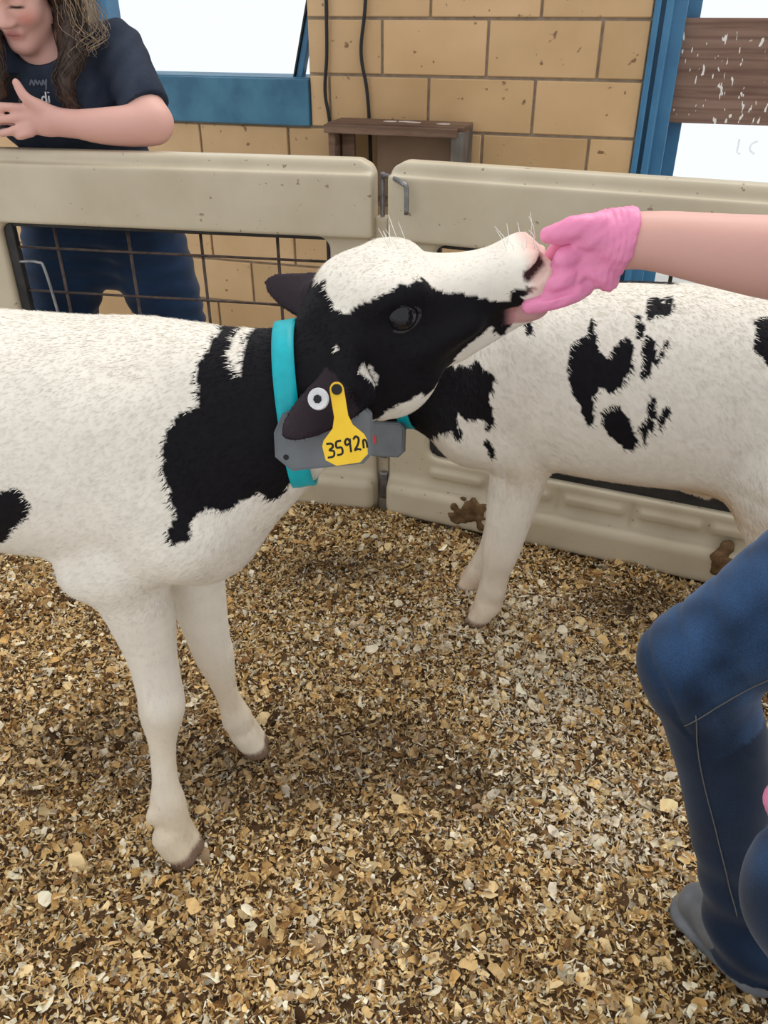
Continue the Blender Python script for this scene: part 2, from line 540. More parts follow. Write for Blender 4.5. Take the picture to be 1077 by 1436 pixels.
M_denim = mat_denim('denim', (0.0045, 0.012, 0.030), (0.060, 0.145, 0.32))
M_denim_dark = mat_denim('dark_denim', (0.006, 0.016, 0.042), (0.02, 0.055, 0.13))
M_tshirt = mat_noise('navy_cotton', (0.022, 0.029, 0.047), (0.038, 0.047, 0.068), 12, 0.9, 0.1, bmp=0.25, dist=0.01)
M_seam = new_mat('seam_thread', (0.13, 0.125, 0.12), 0.8, 0.2)
M_shoe = mat_noise('grey_rubber_boot', (0.09, 0.10, 0.115), (0.19, 0.20, 0.22), 14, 0.35, 0.5, bmp=0.1)
M_hair = mat_noise('brown_hair', (0.018, 0.010, 0.008), (0.075, 0.042, 0.028), 60, 0.45, 0.4, stretch=(4, 4, 0.6), bmp=0.3)
M_hair_light = mat_noise('light_brown_hair', (0.16, 0.10, 0.06), (0.34, 0.25, 0.16), 60, 0.45, 0.4, stretch=(4, 4, 0.6))

# ------------------------------------------------------------------ the setting
FLOOR_Z = -0.12
box('floor', (0.2, 3.2, FLOOR_Z - 0.05), (9.0, 9.0, 0.1), M_concrete, bev=0)
tag(bpy.data.objects['floor'], 'pale concrete barn floor around the shavings pen', 'floor', kind='structure')

TH = math.radians(17)
WO = Vector((0.2, 3.45, 0.0))                     # wall frame: x along the wall to the right, y away from the camera
wall = empty('wall_back', WO, -TH)
tag(wall, 'tan glazed block wall with grey mortar joints behind the pen', 'wall', kind='structure')
BL, BH, JT = 0.397, 0.186, 0.010
Z0 = 1.166
WIN = (-1.46, -0.512, 0.80, 2.10)                 # u0,u1,z0,z1
DOOR = (0.742, 2.35, FLOOR_Z, 2.25)
WU = (-2.65, 2.95)
bm = bmesh.new()
def wslab(u0, u1, z0, z1):
    box_bm(bm, ((u0 + u1) / 2, 0.10, (z0 + z1) / 2), (u1 - u0, 0.188, z1 - z0), 0)
wslab(WU[0], WIN[0], FLOOR_Z, 2.4); wslab(WIN[0], WIN[1], FLOOR_Z, WIN[2]); wslab(WIN[0], WIN[1], WIN[3], 2.4)
wslab(WIN[1], DOOR[0], FLOOR_Z, 2.4); wslab(DOOR[0], DOOR[1], DOOR[3], 2.4); wslab(DOOR[1], WU[1], FLOOR_Z, 2.4)
link('mortar', bm_mesh('mortar', bm), M_mortar, wall)
brick_cache = {}
def add_brick(u0, u1, z0, z1):
    w = round(u1 - u0 - JT, 4); h = round(z1 - z0 - JT, 4)
    if w < 0.02 or h < 0.02: return
    key = (w, h)
    if key not in brick_cache:
        b = bmesh.new(); box_bm(b, (0, 0, 0), (w, 0.03, h), 0.003, seg=1)
        me = bm_mesh('brick', b); me.materials.append(M_block); brick_cache[key] = me
    o = link('brick', brick_cache[key], None, wall, ((u0 + u1) / 2, 0.008 + random.uniform(-0.001, 0.001), (z0 + z1) / 2))
for r in range(-7, 7):
    z0 = Z0 + (r - 1) * BH; z1 = z0 + BH                # r=0 : the course just under Z0
    z0c = max(z0, FLOOR_Z); z1c = min(z1, 2.4)
    if z1c - z0c < 0.03: continue
    off = 0.182 if r % 2 == 0 else -0.032
    k0 = int((WU[0] - off) / BL) - 1
    for k in range(k0, k0 + 18):
        u0 = max(off + k * BL, WU[0]); u1 = min(off + (k + 1) * BL, WU[1])
        if u1 - u0 < 0.02: continue
        segs = [(u0, u1, z0c, z1c)]
        for (a0, a1, b0, b1) in (WIN, DOOR):
            out = []
            for (s0, s1, t0, t1) in segs:
                if s1 <= a0 or s0 >= a1 or t1 <= b0 + 0.02 or t0 >= b1 - 0.02: out.append((s0, s1, t0, t1)); continue
                if s0 < a0: out.append((s0, a0, t0, t1))
                if s1 > a1: out.append((a1, s1, t0, t1))
                if t0 < b0 - 0.03: out.append((max(s0, a0), min(s1, a1), t0, b0))
            segs = out
        for s in segs: add_brick(*s)

win = empty('window_1', WO, -TH)
tag(win, 'wide bright window with a deep blue painted sill behind the leaning person', 'window', kind='structure')
box('sill_apron', ((WIN[0] + WIN[1]) / 2, 0.03, 0.8805), (WIN[1] - WIN[0], 0.10, 0.165), M_teal_sill, win, 0.004)
box('sill_ledge', ((WIN[0] + WIN[1]) / 2, 0.10, 0.957), (WIN[1] - WIN[0] - 0.004, 0.20, 0.02), M_teal_sill, win, 0.003)
box('jamb', (WIN[0] + 0.028, 0.10, 1.53), (0.055, 0.10, 1.12), M_blue, win, 0.004)
box('head_rail', ((WIN[0] + WIN[1]) / 2, 0.10, 2.07), (WIN[1] - WIN[0], 0.10, 0.06), M_blue, win, 0.004)
box('pane', ((WIN[0] + WIN[1]) / 2, 0.17, 1.50), (WIN[1] - WIN[0] - 0.02, 0.006, 1.08), M_glass, win, 0)
sb = empty('stay_bar', (0, 0, 0)); sb.parent = win
Rm = Matrix.Rotation(math.radians(15), 3, 'Y')
bpy.data.objects.remove(sb)
box('stay_bar', (-0.525, 0.07, 1.16), (0.026, 0.04, 0.45), M_blue, win, 0.004, Rm)
box('stay_bar_edge', (-0.5425, 0.062, 1.16), (0.007, 0.044, 0.45), M_black_metal, win, 0.001, Rm)

trim = empty('trim_1', WO, -TH)
tag(trim, 'blue painted steel door post with raised ribs', 'door frame', kind='structure')
box('post_back', (0.795, 0.08, 1.06), (0.106, 0.12, 2.36), M_blue, trim, 0.004)
box('rib', (0.752, 0.002, 1.06), (0.022, 0.05, 2.36), M_blue, trim, 0.006)
box('rib', (0.790, 0.006, 1.06), (0.028, 0.05, 2.36), M_blue, trim, 0.008)
box('jamb', (0.87, 0.16, 1.06), (0.05, 0.06, 2.36), M_blue, trim, 0.003)
door = empty('door_1', WO, -TH)
tag(door, 'tall bright doorway opening beside the blue post', 'door', kind='structure')
box('post_far', (2.30, 0.08, 1.06), (0.10, 0.12, 2.36), M_blue, door, 0.004)
box('header', (1.60, 0.08, 2.20), (1.30, 0.12, 0.10), M_blue, door, 0.004)
box('pane', (1.57, 0.155, 1.05), (1.36, 0.006, 2.16), M_glass, door, 0)
# two faint letters on the glass under the board
tube('letter', [(1.105, 0.147, 0.79), (1.105, 0.147, 0.745), (1.118, 0.147, 0.740)], 0.004, M_letter, door, 1, 6, ((0, 1, 0), 0.2))
tube('letter', [(1.168, 0.147, 0.785), (1.150, 0.147, 0.775), (1.148, 0.147, 0.755), (1.166, 0.147, 0.742)], 0.004, M_letter, door, 3, 6, ((0, 1, 0), 0.2))
bm = bmesh.new(); box_bm(bm, (0, 0, 0), (1.42, 0.04, 0.325), 0.004)
brd = link('wooden_board', bm_mesh('wooden_board', bm), M_board)
brd.location = WO + Matrix.Rotation(-TH, 3, 'Z') @ Vector((0.832 + 0.71, 0.085, 1.008)); brd.rotation_euler = (0, 0, -TH)
tag(brd, 'weathered brown plank with white splatters fixed across the bright doorway', 'board')

# crate on the wall
def wpt(u, d, z): return WO + Matrix.Rotation(-TH, 3, 'Z') @ Vector((u, -d, z))
crate = empty('wooden_crate', wpt(-0.12, 0.05, 0.56), -TH)
tag(crate, 'small old wooden crate with paint-worn top mounted on the block wall', 'crate')
def cb(name, u0, u1, d0, d1, z0, z1, mat): return box(name, ((u0 + u1) / 2 + 0.12, -(d0 + d1) / 2 + 0.05, (z0 + z1) / 2 - 0.56), (u1 - u0, d1 - d0, z1 - z0), mat, crate, 0.004)
cb('top_board', -0.375, 0.150, 0.03, 0.19, 0.815, 0.835, M_crate)
cb('front_rail', -0.380, 0.130, 0.19, 0.215, 0.800, 0.830, M_crate)
cb('side_board', -0.372, -0.345, 0.03, 0.19, 0.56, 0.815, M_crate)
cb('side_board', -0.335, -0.285, 0.12, 0.14, 0.56, 0.815, M_crate)
cb('side_board', 0.105, 0.150, 0.03, 0.20, 0.56, 0.818, M_crate_gray)
cb('back_panel', -0.215, 0.105, 0.06, 0.075, 0.56, 0.815, M_crate_panel)
cb('bottom_board', -0.372, 0.150, 0.03, 0.19, 0.545, 0.562, M_crate)
for (u, w, dd) in ((-0.15, 0.05, 0.11), (-0.09, 0.06, 0.10), (-0.055, 0.05, 0.115), (0.06, 0.05, 0.13)):
    prism('paper_scrap', [(-w/2, -0.012), (w*0.2, -0.018), (w/2, -0.008), (w*0.42, 0.014), (-w*0.1, 0.02), (-w/2, 0.008)], (u + 0.12, -dd + 0.05, 0.836 - 0.56), (1, 0, 0), (0, 1, 0), 0.001, M_paper, crate)
# hanging cords
def cord(pts, label):
    P = [wpt(*p) for p in pts]
    o = tube('power_cord', [tuple(p) for p in P], 0.0065, M_cord, None, 10, 8)
    tag(o, label, 'cord', 'black cords hanging down the block wall')
cord([(-0.435, 0.02, 2.35), (-0.42, 0.02, 1.6), (-0.425, 0.022, 1.22), (-0.430, 0.02, 1.05), (-0.442, 0.02, 0.92), (-0.425, 0.02, 0.78), (-0.42, 0.02, 0.4), (-0.43, 0.02, -0.08)], 'black cord left of the wooden crate, nearer the window')
cord([(-0.26, 0.02, 2.35), (-0.27, 0.02, 1.6), (-0.272, 0.022, 1.24), (-0.293, 0.02, 1.06), (-0.272, 0.018, 0.93), (-0.262, 0.018, 0.78), (-0.258, 0.018, 0.5), (-0.26, 0.02, -0.08)], 'black cord passing down behind the wooden crate')

# ------------------------------------------------------------------ pen panels
OP = (0.112, 0.985, 0.168, 0.728)      # opening u0,u1,z0,z1
PW = 1.10
def make_panel(origin, ang, mirror, label):
    root = empty('pen_panel', origin, ang)
    tag(root, label, 'fence panel', 'beige plastic pen panels')
    s = -1 if mirror else 1
    c = Clay((-0.03, -0.10, -0.14), (PW + 0.03, 0.06, 0.93), 0.005)
    c.add(rbox((PW / 2, 0, 0.39), (PW, 0.05, 1.02), 0.010), 0.005)
    c.add(rbox((PW / 2, -0.012, 0.805), (PW - 0.004, 0.068, 0.145), 0.007), 0.006)       # proud top rail
    c.add(rbox((PW / 2, 0, 0.89), (PW - 0.05, 0.044, 0.03), 0.006), 0.006)
    c.add(rbox((PW / 2, -0.020, 0.035), (PW - 0.004, 0.09, 0.10), 0.024), 0.025)       # bottom tube
    c.cut(rbox(((OP[0] + OP[1]) / 2, 0, (OP[2] + OP[3]) / 2), (OP[1] - OP[0], 0.3, OP[3] - OP[2]), 0.03), 0.012)
    for u0 in (0.125, 0.305, 0.49, 0.675, 0.845):
        w = 0.145 if u0 < 0.8 else 0.10
        c.add(rbox((u0 + w / 2, -0.022, 0.128), (w, 0.028, 0.026), 0.009), 0.008)
    for u0 in (0.29, 0.47, 0.655): c.cut(rbox((u0 + 0.005, -0.03, 0.12), (0.012, 0.02, 0.06), 0.005), 0.006)
    # corner nicks
    for u in (0, PW): c.cut(rbox((u, 0, 0.918), (0.05, 0.2, 0.05), 0.003, rot_zyx(0, math.radians(45))), 0.012)
    V, F = c.mesh(1)
    if mirror: V[:, 0] *= -1; F = F[:, ::-1]
    link('panel_shell', mesh_np('panel_shell', V, F), M_plastic, root)
    def b(name, u0, u1, z0, z1, d=0.02, y=0.0, mat=M_black_metal): box(name, (s * (u0 + u1) / 2, y, (z0 + z1) / 2), (u1 - u0, d, z1 - z0), mat, root, 0.003)
    b('mesh_frame', OP[1] - 0.028, OP[1] - 0.002, OP[2], OP[3], 0.02)
    b('mesh_frame', OP[0], OP[1], OP[2] - 0.01, OP[2] + 0.032, 0.03, 0.012)
    b('mesh_frame', OP[0] + 0.001, OP[0] + 0.012, OP[2], OP[3], 0.014)
    b('mesh_frame', OP[0], OP[1], OP[3] - 0.010, OP[3] - 0.001, 0.014)
    for u in (0.25, 0.45, 0.646, 0.848):
        link('wire', tubes_mesh('wire', [(np.array([[s * u, 0.004, OP[2]], [s * u, 0.004, OP[3]]]), 0.0042)]), M_wire, root)
    for z in (0.665, 0.55, 0.435, 0.32):
        link('wire', tubes_mesh('wire', [(np.array([[s * OP[0], -0.002, z], [s * OP[1], -0.002, z]]), 0.0034)]), M_wire, root)
    return root
AR = math.atan2(-0.3888, 0.9213)
AL = math.atan2(-0.17898, 0.98385)
pr = make_panel((0.022, 2.02, 0), AR, False, 'beige plastic pen panel behind the white calf with ragged black spots')
pl = make_panel((-0.018, 2.03, 0), AL, True, 'beige plastic pen panel the person in the navy t-shirt leans on')
# bucket hook wire on the left panel
t = tube('hook_wire', [(-0.955, -0.015, 0.63), (-0.90, -0.02, 0.632), (-0.883, -0.02, 0.61), (-0.868, -0.02, 0.45), (-0.866, -0.02, 0.40)], 0.004, M_steel, pl, 6)
# latch pin and knuckles
Rr = Matrix.Rotation(-AR, 3, 'Z')
def onp(x, y, z): q = Rr @ Vector((x - 0.022, y - 2.02, 0)); return (q.x, q.y, z)
rod = tube('latch_pin', [onp(-0.003, 2.015, 0.60), onp(-0.003, 2.015, 0.855), onp(-0.001, 2.012, 0.868), onp(0.012, 1.995, 0.872), onp(0.040, 1.946, 0.866), onp(0.050, 1.938, 0.855), onp(0.0505, 1.9365, 0.80)], 0.0055, M_steel, pr, 6, 10)
tag(rod, 'bent zinc steel latch pin joining the panels')
def kn(name, z, h, mat, w=0.034, d=0.036, y=2.022): box(name, onp(0.000, y, z), (w, d, h), mat, pr, 0.007)
kn('knuckle', 0.735, 0.09, M_plastic); kn('hinge_post', 0.30, 0.86, M_plastic, 0.036, 0.022, 2.034)
kn('bolt', 0.665, 0.04, M_steel, 0.026, 0.03, 2.012); kn('hinge_plate', 0.16, 0.035, M_steel, 0.026, 0.02, 2.008); kn('hinge_plate', 0.055, 0.085, M_steel, 0.024, 0.014, 2.008)
M_mud = mat_noise('dried_mud', (0.10, 0.058, 0.028), (0.20, 0.125, 0.065), 40, 0.95, 0.1, bmp=0.5)
def mud(u0, u1, z0, z1, seed):
    r = random.Random(seed); c = Clay((u0 - 0.03, -0.11, z0 - 0.03), (u1 + 0.03, 0.0, z1 + 0.03), 0.005)
    for i in range(60):
        u = r.gauss((u0 + u1) / 2, (u1 - u0) / 3.2); z = r.uniform(z0, z1)
        c.add(ell((u, -0.063 if z < 0.075 else -0.063 + (z - 0.075) * 1.1, z), (r.uniform(0.005, 0.013), 0.006, r.uniform(0.005, 0.012))), 0.004)
    V, F = c.mesh(0); link('mud_patch', mesh_np('mud_patch', V, F), M_mud, pr)
mud(0.215, 0.30, 0.01, 0.085, 3); mud(0.865, 0.90, 0.03, 0.10, 4)
# ------------------------------------------------------------------ calves
WHITE = np.array((0.81, 0.755, 0.665)); BLACK = np.array((0.008, 0.007, 0.009)); PINK = np.array((0.72, 0.43, 0.37))
STAIN = np.array((0.66, 0.53, 0.35))

def leaf(base, tip, nrm, W, th=0.006, cup=0.018, stalk=0.35):
    base = np.array(base, float); tip = np.array(tip, float)
    ex = tip - base; L = np.linalg.norm(ex); ex /= L
    ez = np.array(nrm, float); ez -= ex * (ez @ ex); ez /= np.linalg.norm(ez); ey = np.cross(ez, ex)
    def fn(X, Y, Z):
        x, y, z = X - base[0], Y - base[1], Z - base[2]
        u = x * ex[0] + y * ex[1] + z * ex[2]; v = x * ey[0] + y * ey[1] + z * ey[2]; w = x * ez[0] + y * ez[1] + z * ez[2]
        t = np.clip(u / L, 0, 1)
        hw = W * (stalk * (1 - t) ** 2 + 1.35 * np.sqrt(np.maximum(t, 0) + 1e-6) * np.maximum(1 - t, 0) ** 0.55 * 0.92)
        w0 = -cup * (v / W) ** 2 - 0.010 * np.sin(t * 3.1)
        dv = np.abs(v) - hw; dw = np.abs(w - w0) - th; du = np.maximum(-u, u - L)
        o = np.sqrt(np.maximum(dv, 0) ** 2 + np.maximum(dw, 0) ** 2 + np.maximum(du, 0) ** 2)
        return o + np.minimum(np.maximum(dv, dw), 0)
    m = W * 1.3 + 0.02
    return fn, np.minimum(base, tip) - m, np.maximum(base, tip) + m

def add_head(c, o, R, s=1.0, gape=0.0):
    """calf head: origin at the poll, x along the face towards the muzzle, z out of the forehead"""
    o = np.array(o, float); R = np.array(R)
    P = lambda x, y, z: o + R @ (np.array((x, y, z)) * s)
    st = np.array([(-0.040, -0.030, -0.100, 0.030), (0.0, 0.006, -0.150, 0.060), (0.035, 0.023, -0.180, 0.072), (0.070, 0.029, -0.180, 0.079), (0.105, 0.018, -0.158, 0.070), (0.135, 0.006, -0.136, 0.058),
                   (0.165, 0.000, -0.113, 0.049), (0.200, -0.001, -0.090, 0.043), (0.232, 0.002, -0.073, 0.048), (0.258, -0.004, -0.066, 0.047), (0.274, -0.020, -0.056, 0.032)]) * s
    c.add(loft(st, o, R, 2.3, 0.16), 0.012)
    for sd in (-1, 1):
        c.add(ell(P(0.082, sd * 0.062, -0.008), np.array((0.040, 0.022, 0.024)) * s, R), 0.020)     # brow
        c.add(ell(P(0.060, sd * 0.050, -0.125), np.array((0.055, 0.022, 0.050)) * s, R), 0.025)     # cheek
        c.add(cone(P(0.10, sd * 0.060, -0.082), P(0.17, sd * 0.044, -0.070), 0.016 * s, 0.012 * s), 0.02)
        c.add(ell(P(0.250, sd * 0.031, -0.032), np.array((0.026, 0.022, 0.032)) * s, R), 0.014)     # muzzle pads
        c.cut(ell(P(0.090, sd * 0.088, -0.032), np.array((0.020, 0.012, 0.016)) * s, R), 0.014)     # eye socket
    c.add(ell(P(0.030, 0, 0.006), np.array((0.030, 0.030, 0.016)) * s, R), 0.02)                      # poll tuft
    # lower jaw and lip
    c.add(cone(P(0.150, 0, -0.112), P(0.238, 0, -0.080 - gape), 0.026 * s, 0.018 * s, None), 0.018)
    c.add(ell(P(0.250, 0, -0.080 - gape), np.array((0.024, 0.029, 0.012)) * s, R), 0.012)
    # nostrils, mouth line
    for sd in (-1, 1):
        c.cut(cone(P(0.268, sd * 0.032, -0.010), P(0.251, sd * 0.053, -0.021), 0.0070 * s, 0.0095 * s), 0.005)
        c.cut(cone(P(0.251, sd * 0.053, -0.021), P(0.236, sd * 0.056, -0.019), 0.007 * s, 0.003 * s), 0.006)
        c.cut(cone(P(0.290, sd * 0.020, -0.064 - gape * 0.5), P(0.255, sd * 0.040, -0.068 - gape * 0.5), 0.004 * s + gape * 0.4, 0.004 * s + gape * 0.4), 0.006)
        c.cut(cone(P(0.255, sd * 0.040, -0.068 - gape * 0.5), P(0.200, sd * 0.050, -0.080), 0.004 * s + gape * 0.4, 0.002 * s), 0.006)
    c.cut(cone(P(0.29, 0, -0.064 - gape * 0.5), P(0.228, 0, -0.069 - gape * 0.5), 0.004 + gape * 0.5, 0.004), 0.006)
    return P

def hoof(c, p, d, s=1.0):
    """cloven foot at toe point p (ground), pointing along unit d"""
    p = np.array(p, float); d = np.array(d, float); n = np.array((-d[1], d[0], 0))
    for sd in (-1, 1):
        c.add(cone(p - d * 0.010 * s + n * sd * 0.011 * s + (0, 0, 0.052), p + d * 0.012 * s + n * sd * 0.012 * s + (0, 0, 0.0), 0.021 * s, 0.019 * s), 0.008)
    for sd in (-1, 1):
        c.add(ell(p - d * 0.028 * s + n * sd * 0.013 * s + (0, 0, 0.082 * s), (0.008 * s, 0.008 * s, 0.010 * s)), 0.014)

def fur_mesh(V, F, N, C, flow, length, count, seed, width=0.0009):
    r = np.random.default_rng(seed)
    A = np.linalg.norm(np.cross(V[F[:, 2]] - V[F[:, 0]], V[F[:, 3]] - V[F[:, 1]]), axis=1)
    f = r.choice(len(F), count, p=A / A.sum())
    w = r.dirichlet((1, 1, 1, 1), count)
    P = sum(V[F[f, j]] * w[:, j:j + 1] for j in range(4))
    n = sum(N[F[f, j]] * w[:, j:j + 1] for j in range(4)); n /= np.linalg.norm(n, axis=1)[:, None] + 1e-9
    ci = F[f, np.argmax(w, 1)]
    col = C[ci] * r.uniform(0.90, 1.05, (count, 1))
    fl = flow(P); fl = fl + r.normal(0, 0.16, fl.shape)
    fl -= n * np.sum(fl * n, 1)[:, None]; fl /= np.linalg.norm(fl, axis=1)[:, None] + 1e-9
    L = length(P) * r.uniform(0.6, 1.3, count)
    lift = r.uniform(0.03, 0.24, count)
    d = fl * np.cos(lift)[:, None] + n * np.sin(lift)[:, None]
    side = np.cross(d, n); side /= np.linalg.norm(side, axis=1)[:, None] + 1e-9
    wd = width * r.uniform(0.7, 1.4, count)[:, None]
    base = P - n * 0.0008
    T = np.stack([base - side * wd, base + side * wd, P + d * L[:, None]], 1).reshape(-1, 3)
    FT = np.arange(count * 3).reshape(-1, 3)
    return T, FT, np.repeat(n, 3, 0), np.repeat(col, 3, 0)

def furry(name, V, F, C, flow, length, count, seed, mat, parent):
    """body skin and its short hair as one mesh with shared shading normals"""
    N = normals(V, F)
    T, FT, NT, CT = fur_mesh(V, F, N, C, flow, length, count, seed)
    n0 = len(V)
    me = bpy.data.meshes.new(name)
    AV = np.vstack([V, T]).astype(np.float32)
    me.vertices.add(len(AV)); me.vertices.foreach_set('co', AV.ravel())
    li = np.concatenate([F.ravel(), (FT + n0).ravel()]).astype(np.int32)
    ls = np.concatenate([np.arange(len(F)) * 4, len(F) * 4 + np.arange(len(FT)) * 3]).astype(np.int32)
    me.loops.add(len(li)); me.loops.foreach_set('vertex_index', li)
    me.polygons.add(len(ls)); me.polygons.foreach_set('loop_start', ls)
    me.update(calc_edges=True)
    me.polygons.foreach_set('use_smooth', np.full(len(ls), True))
    color_attr(me, np.vstack([C, CT]))
    me.normals_split_custom_set_from_vertices(np.vstack([N, NT]).astype(np.float32))
    return link(name, me, mat, parent)

def bvh_of(V, F):
    from mathutils.bvhtree import BVHTree
    return BVHTree.FromPolygons([tuple(v) for v in V], [tuple(f) for f in F])

def band(name, bvh, ctr, axis, up, width, off, mat, parent, n=56, thick=0.003, rmax=0.100):
    """strap hugging a body: rays shot at the body from around an axis"""
    ctr = Vector(ctr); ax = Vector(axis).normalized(); u = Vector(up); u = (u - ax * u.dot(ax)).normalized(); w = ax.cross(u)
    rows = []
    for e in (-0.5, -0.17, 0.17, 0.5):
        rr = []
        for i in range(n):
            a = 2 * math.pi * i / n
            d = u * math.cos(a) + w * math.sin(a)
            p0 = ctr + ax * (e * width)
            h = bvh.ray_cast(p0, d, 0.30)
            rr.append((h[0] - p0).length if h[0] is not None else 0.08)
        rows.append(rr)
    R = np.array(rows)
    R = np.minimum(np.maximum(R, R.mean(0)[None] - 0.002), rmax)
    for _ in range(3): R = np.minimum(R, 0.5 * (np.roll(R, 4, 1) + np.roll(R, -4, 1)) + 0.012)
    for _ in range(2): R = 0.5 * R + 0.25 * (np.roll(R, 1, 1) + np.roll(R, -1, 1))
    V, F = [], []
    for layer in (off + thick, off):
        for ei, e in enumerate((-0.5, -0.17, 0.17, 0.5)):
            for i in range(n):
                a = 2 * math.pi * i / n
                d = u * math.cos(a) + w * math.sin(a)
                V.append(tuple(ctr + ax * (e * width) + d * (R[ei, i] + layer)))
    Q = 4 * n
    for i in range(n):
        j = (i + 1) % n
        for e in range(3):
            F.append((e * n + i, e * n + j, (e + 1) * n + j, (e + 1) * n + i))
            F.append((Q + e * n + j, Q + e * n + i, Q + (e + 1) * n + i, Q + (e + 1) * n + j))
        F.append((j, i, Q + i, Q + j)); F.append((3 * n + i, 3 * n + j, Q + 3 * n + j, Q + 3 * n + i))
    return link(name, mesh_np(name, V, np.array(F)), mat, parent)

def eyeball(P, R, sd, s, parent, name='eye'):
    c = P(0.089, sd * 0.0655, -0.031)
    bm = bmesh.new(); bmesh.ops.create_uvsphere(bm, u_segments=24, v_segments=16, radius=0.0205 * s)
    e = link(name, bm_mesh(name, bm, True), M_eye, parent); e.location = c
    # lids: a soft rim round the opening
    ring = []
    Rn = np.array(R)
    for i in range(25):
        a = 2 * math.pi * i / 24
        ring.append(P(0.089 + 0.0215 * math.cos(a) + 0.002 * math.sin(a), sd * (0.0775 - 0.006 * abs(math.cos(a))), -0.031 + 0.0165 * math.sin(a)))
    link('eyelid', tubes_mesh('eyelid', [(np.array(ring), 0.0030 * s, dict(sides=8))]), M_lid, parent)
M_lid = new_mat('dark_lid', (0.014, 0.012, 0.014), 0.45, 0.4)

def frame(o, yaw):
    cy, sy = math.cos(yaw), math.sin(yaw)
    return lambda x, y, z=0.0: np.array(((x - o[0]) * cy + (y - o[1]) * sy, -(x - o[0]) * sy + (y - o[1]) * cy, z))

# ---- the calf being fed
O1 = (-0.30, 0.985); Y1 = math.radians(-8)
L1 = frame(O1, Y1)
calf1 = empty('calf', (*O1, 0), Y1)
tag(calf1, 'black and white calf in a teal collar stretching its nose to the pink glove', 'calf', 'black and white calves in the pen')
def lp(rows): return [(*L1(r[0], r[1], r[2]), r[3]) for r in rows]
c = Clay((-0.82, -0.30, -0.01), (0.56, 0.30, 1.02), 0.0042)
trunk1 = [(-0.70, 0.74, 0.66, 0.02, 0), (-0.67, 0.80, 0.58, 0.07, 0), (-0.58, 0.862, 0.535, 0.118, 0), (-0.46, 0.880, 0.530, 0.134, 0), (-0.35, 0.872, 0.535, 0.138, 0),
          (-0.22, 0.868, 0.538, 0.150, 0), (-0.10, 0.866, 0.530, 0.148, 0), (0.0, 0.870, 0.512, 0.130, 0), (0.06, 0.866, 0.515, 0.112, 0.003), (0.115, 0.861, 0.548, 0.095, 0.008),
          (0.165, 0.862, 0.605, 0.084, 0.014), (0.21, 0.874, 0.660, 0.076, 0.02), (0.25, 0.885, 0.705, 0.070, 0.026), (0.29, 0.86, 0.76, 0.05, 0.03)]
c.add(loft(trunk1, p=2.15), 0.01)
for sd in (-1, 1):
    c.add(cone((-0.02, sd * 0.078, 0.765), (0.045, sd * 0.085, 0.62), 0.055, 0.062), 0.05)          # shoulder blade
    c.add(ell((-0.46, sd * 0.085, 0.66), (0.13, 0.065, 0.15)), 0.05)                                # thigh
    chain(c, [(-0.47, sd * 0.10, 0.62, 0.085), (-0.50, sd * 0.10, 0.50, 0.065), (-0.61, sd * 0.10, 0.37, 0.038), (-0.60, sd * 0.10, 0.25, 0.026), (-0.585, sd * 0.10, 0.10, 0.028), (-0.565, sd * 0.10, 0.05, 0.026)], 0.03)
    hoof(c, (-0.545, sd * 0.10, 0.0), (1, 0, 0))
# near foreleg
chain(c, lp([(-0.285, 0.905, 0.615, 0.055), (-0.355, 0.915, 0.555, 0.052), (-0.350, 0.928, 0.47, 0.050), (-0.346, 0.930, 0.38, 0.037), (-0.345, 0.930, 0.300, 0.0345), (-0.346, 0.925, 0.268, 0.0345), (-0.350, 0.912, 0.210, 0.0215),
               (-0.351, 0.895, 0.145, 0.0205), (-0.350, 0.885, 0.100, 0.0285), (-0.343, 0.876, 0.050, 0.025)]), 0.018)
c.add(cone(L1(-0.365, 0.905, 0.56), L1(-0.408, 0.905, 0.545), 0.048, 0.034), 0.03)                  # elbow
c.add(ell(L1(-0.340, 0.918, 0.288), (0.026, 0.030, 0.032)), 0.015)
hoof(c, L1(-0.338, 0.868, -0.004), (0.97, -0.24, 0), 1.15)
# far foreleg
chain(c, lp([(-0.245, 1.045, 0.60, 0.052), (-0.295, 1.04, 0.53, 0.055), (-0.298, 1.048, 0.41, 0.045), (-0.293, 1.058, 0.30, 0.035), (-0.289, 1.064, 0.258, 0.033), (-0.282, 1.072, 0.18, 0.0215),
               (-0.276, 1.080, 0.13, 0.0215), (-0.270, 1.085, 0.088, 0.0275), (-0.262, 1.090, 0.045, 0.024)]), 0.018)
hoof(c, L1(-0.250, 1.092, -0.004), (0.9, 0.2, 0), 1.1)
c.add(ell((0.055, 0.0, 0.575), (0.055, 0.070, 0.065)), 0.05)                                        # breast
H1o = L1(-0.073, 0.985, 0.918); H1R = rot_zyx(math.radians(9), math.radians(10.8), math.radians(6))
P1 = add_head(c, H1o, H1R, 0.975, 0.004)
# ears
E1b = L1(-0.022, 0.905, 0.832); E1t = L1(-0.116, 0.848, 0.780)
c.add(leaf(E1b, E1t, L1(-0.30 + 0.15, 0.985 - 0.80, 0.45), 0.040, 0.0055, 0.012, 0.5), 0.006)
c.add(cone(P1(0.022, -0.052, -0.045), E1b + (E1t - E1b) * 0.22, 0.026, 0.015), 0.014)
E2b = P1(0.002, 0.048, -0.035); E2t = L1(-0.158, 1.095, 0.888)
c.add(leaf(E2b, E2t, L1(-0.30 + 0.25, 0.985 - 0.75, 0.55), 0.043, 0.0055, 0.010, 0.5), 0.008)
c.add(cone(P1(0.010, 0.045, -0.025), E2b + (E2t - E2b) * 0.25, 0.022, 0.013), 0.02)
def ear_n(n, b, t):
    e = (t - b) / np.linalg.norm(t - b); n = np.array(n, float); n -= e * (n @ e); return n / np.linalg.norm(n)
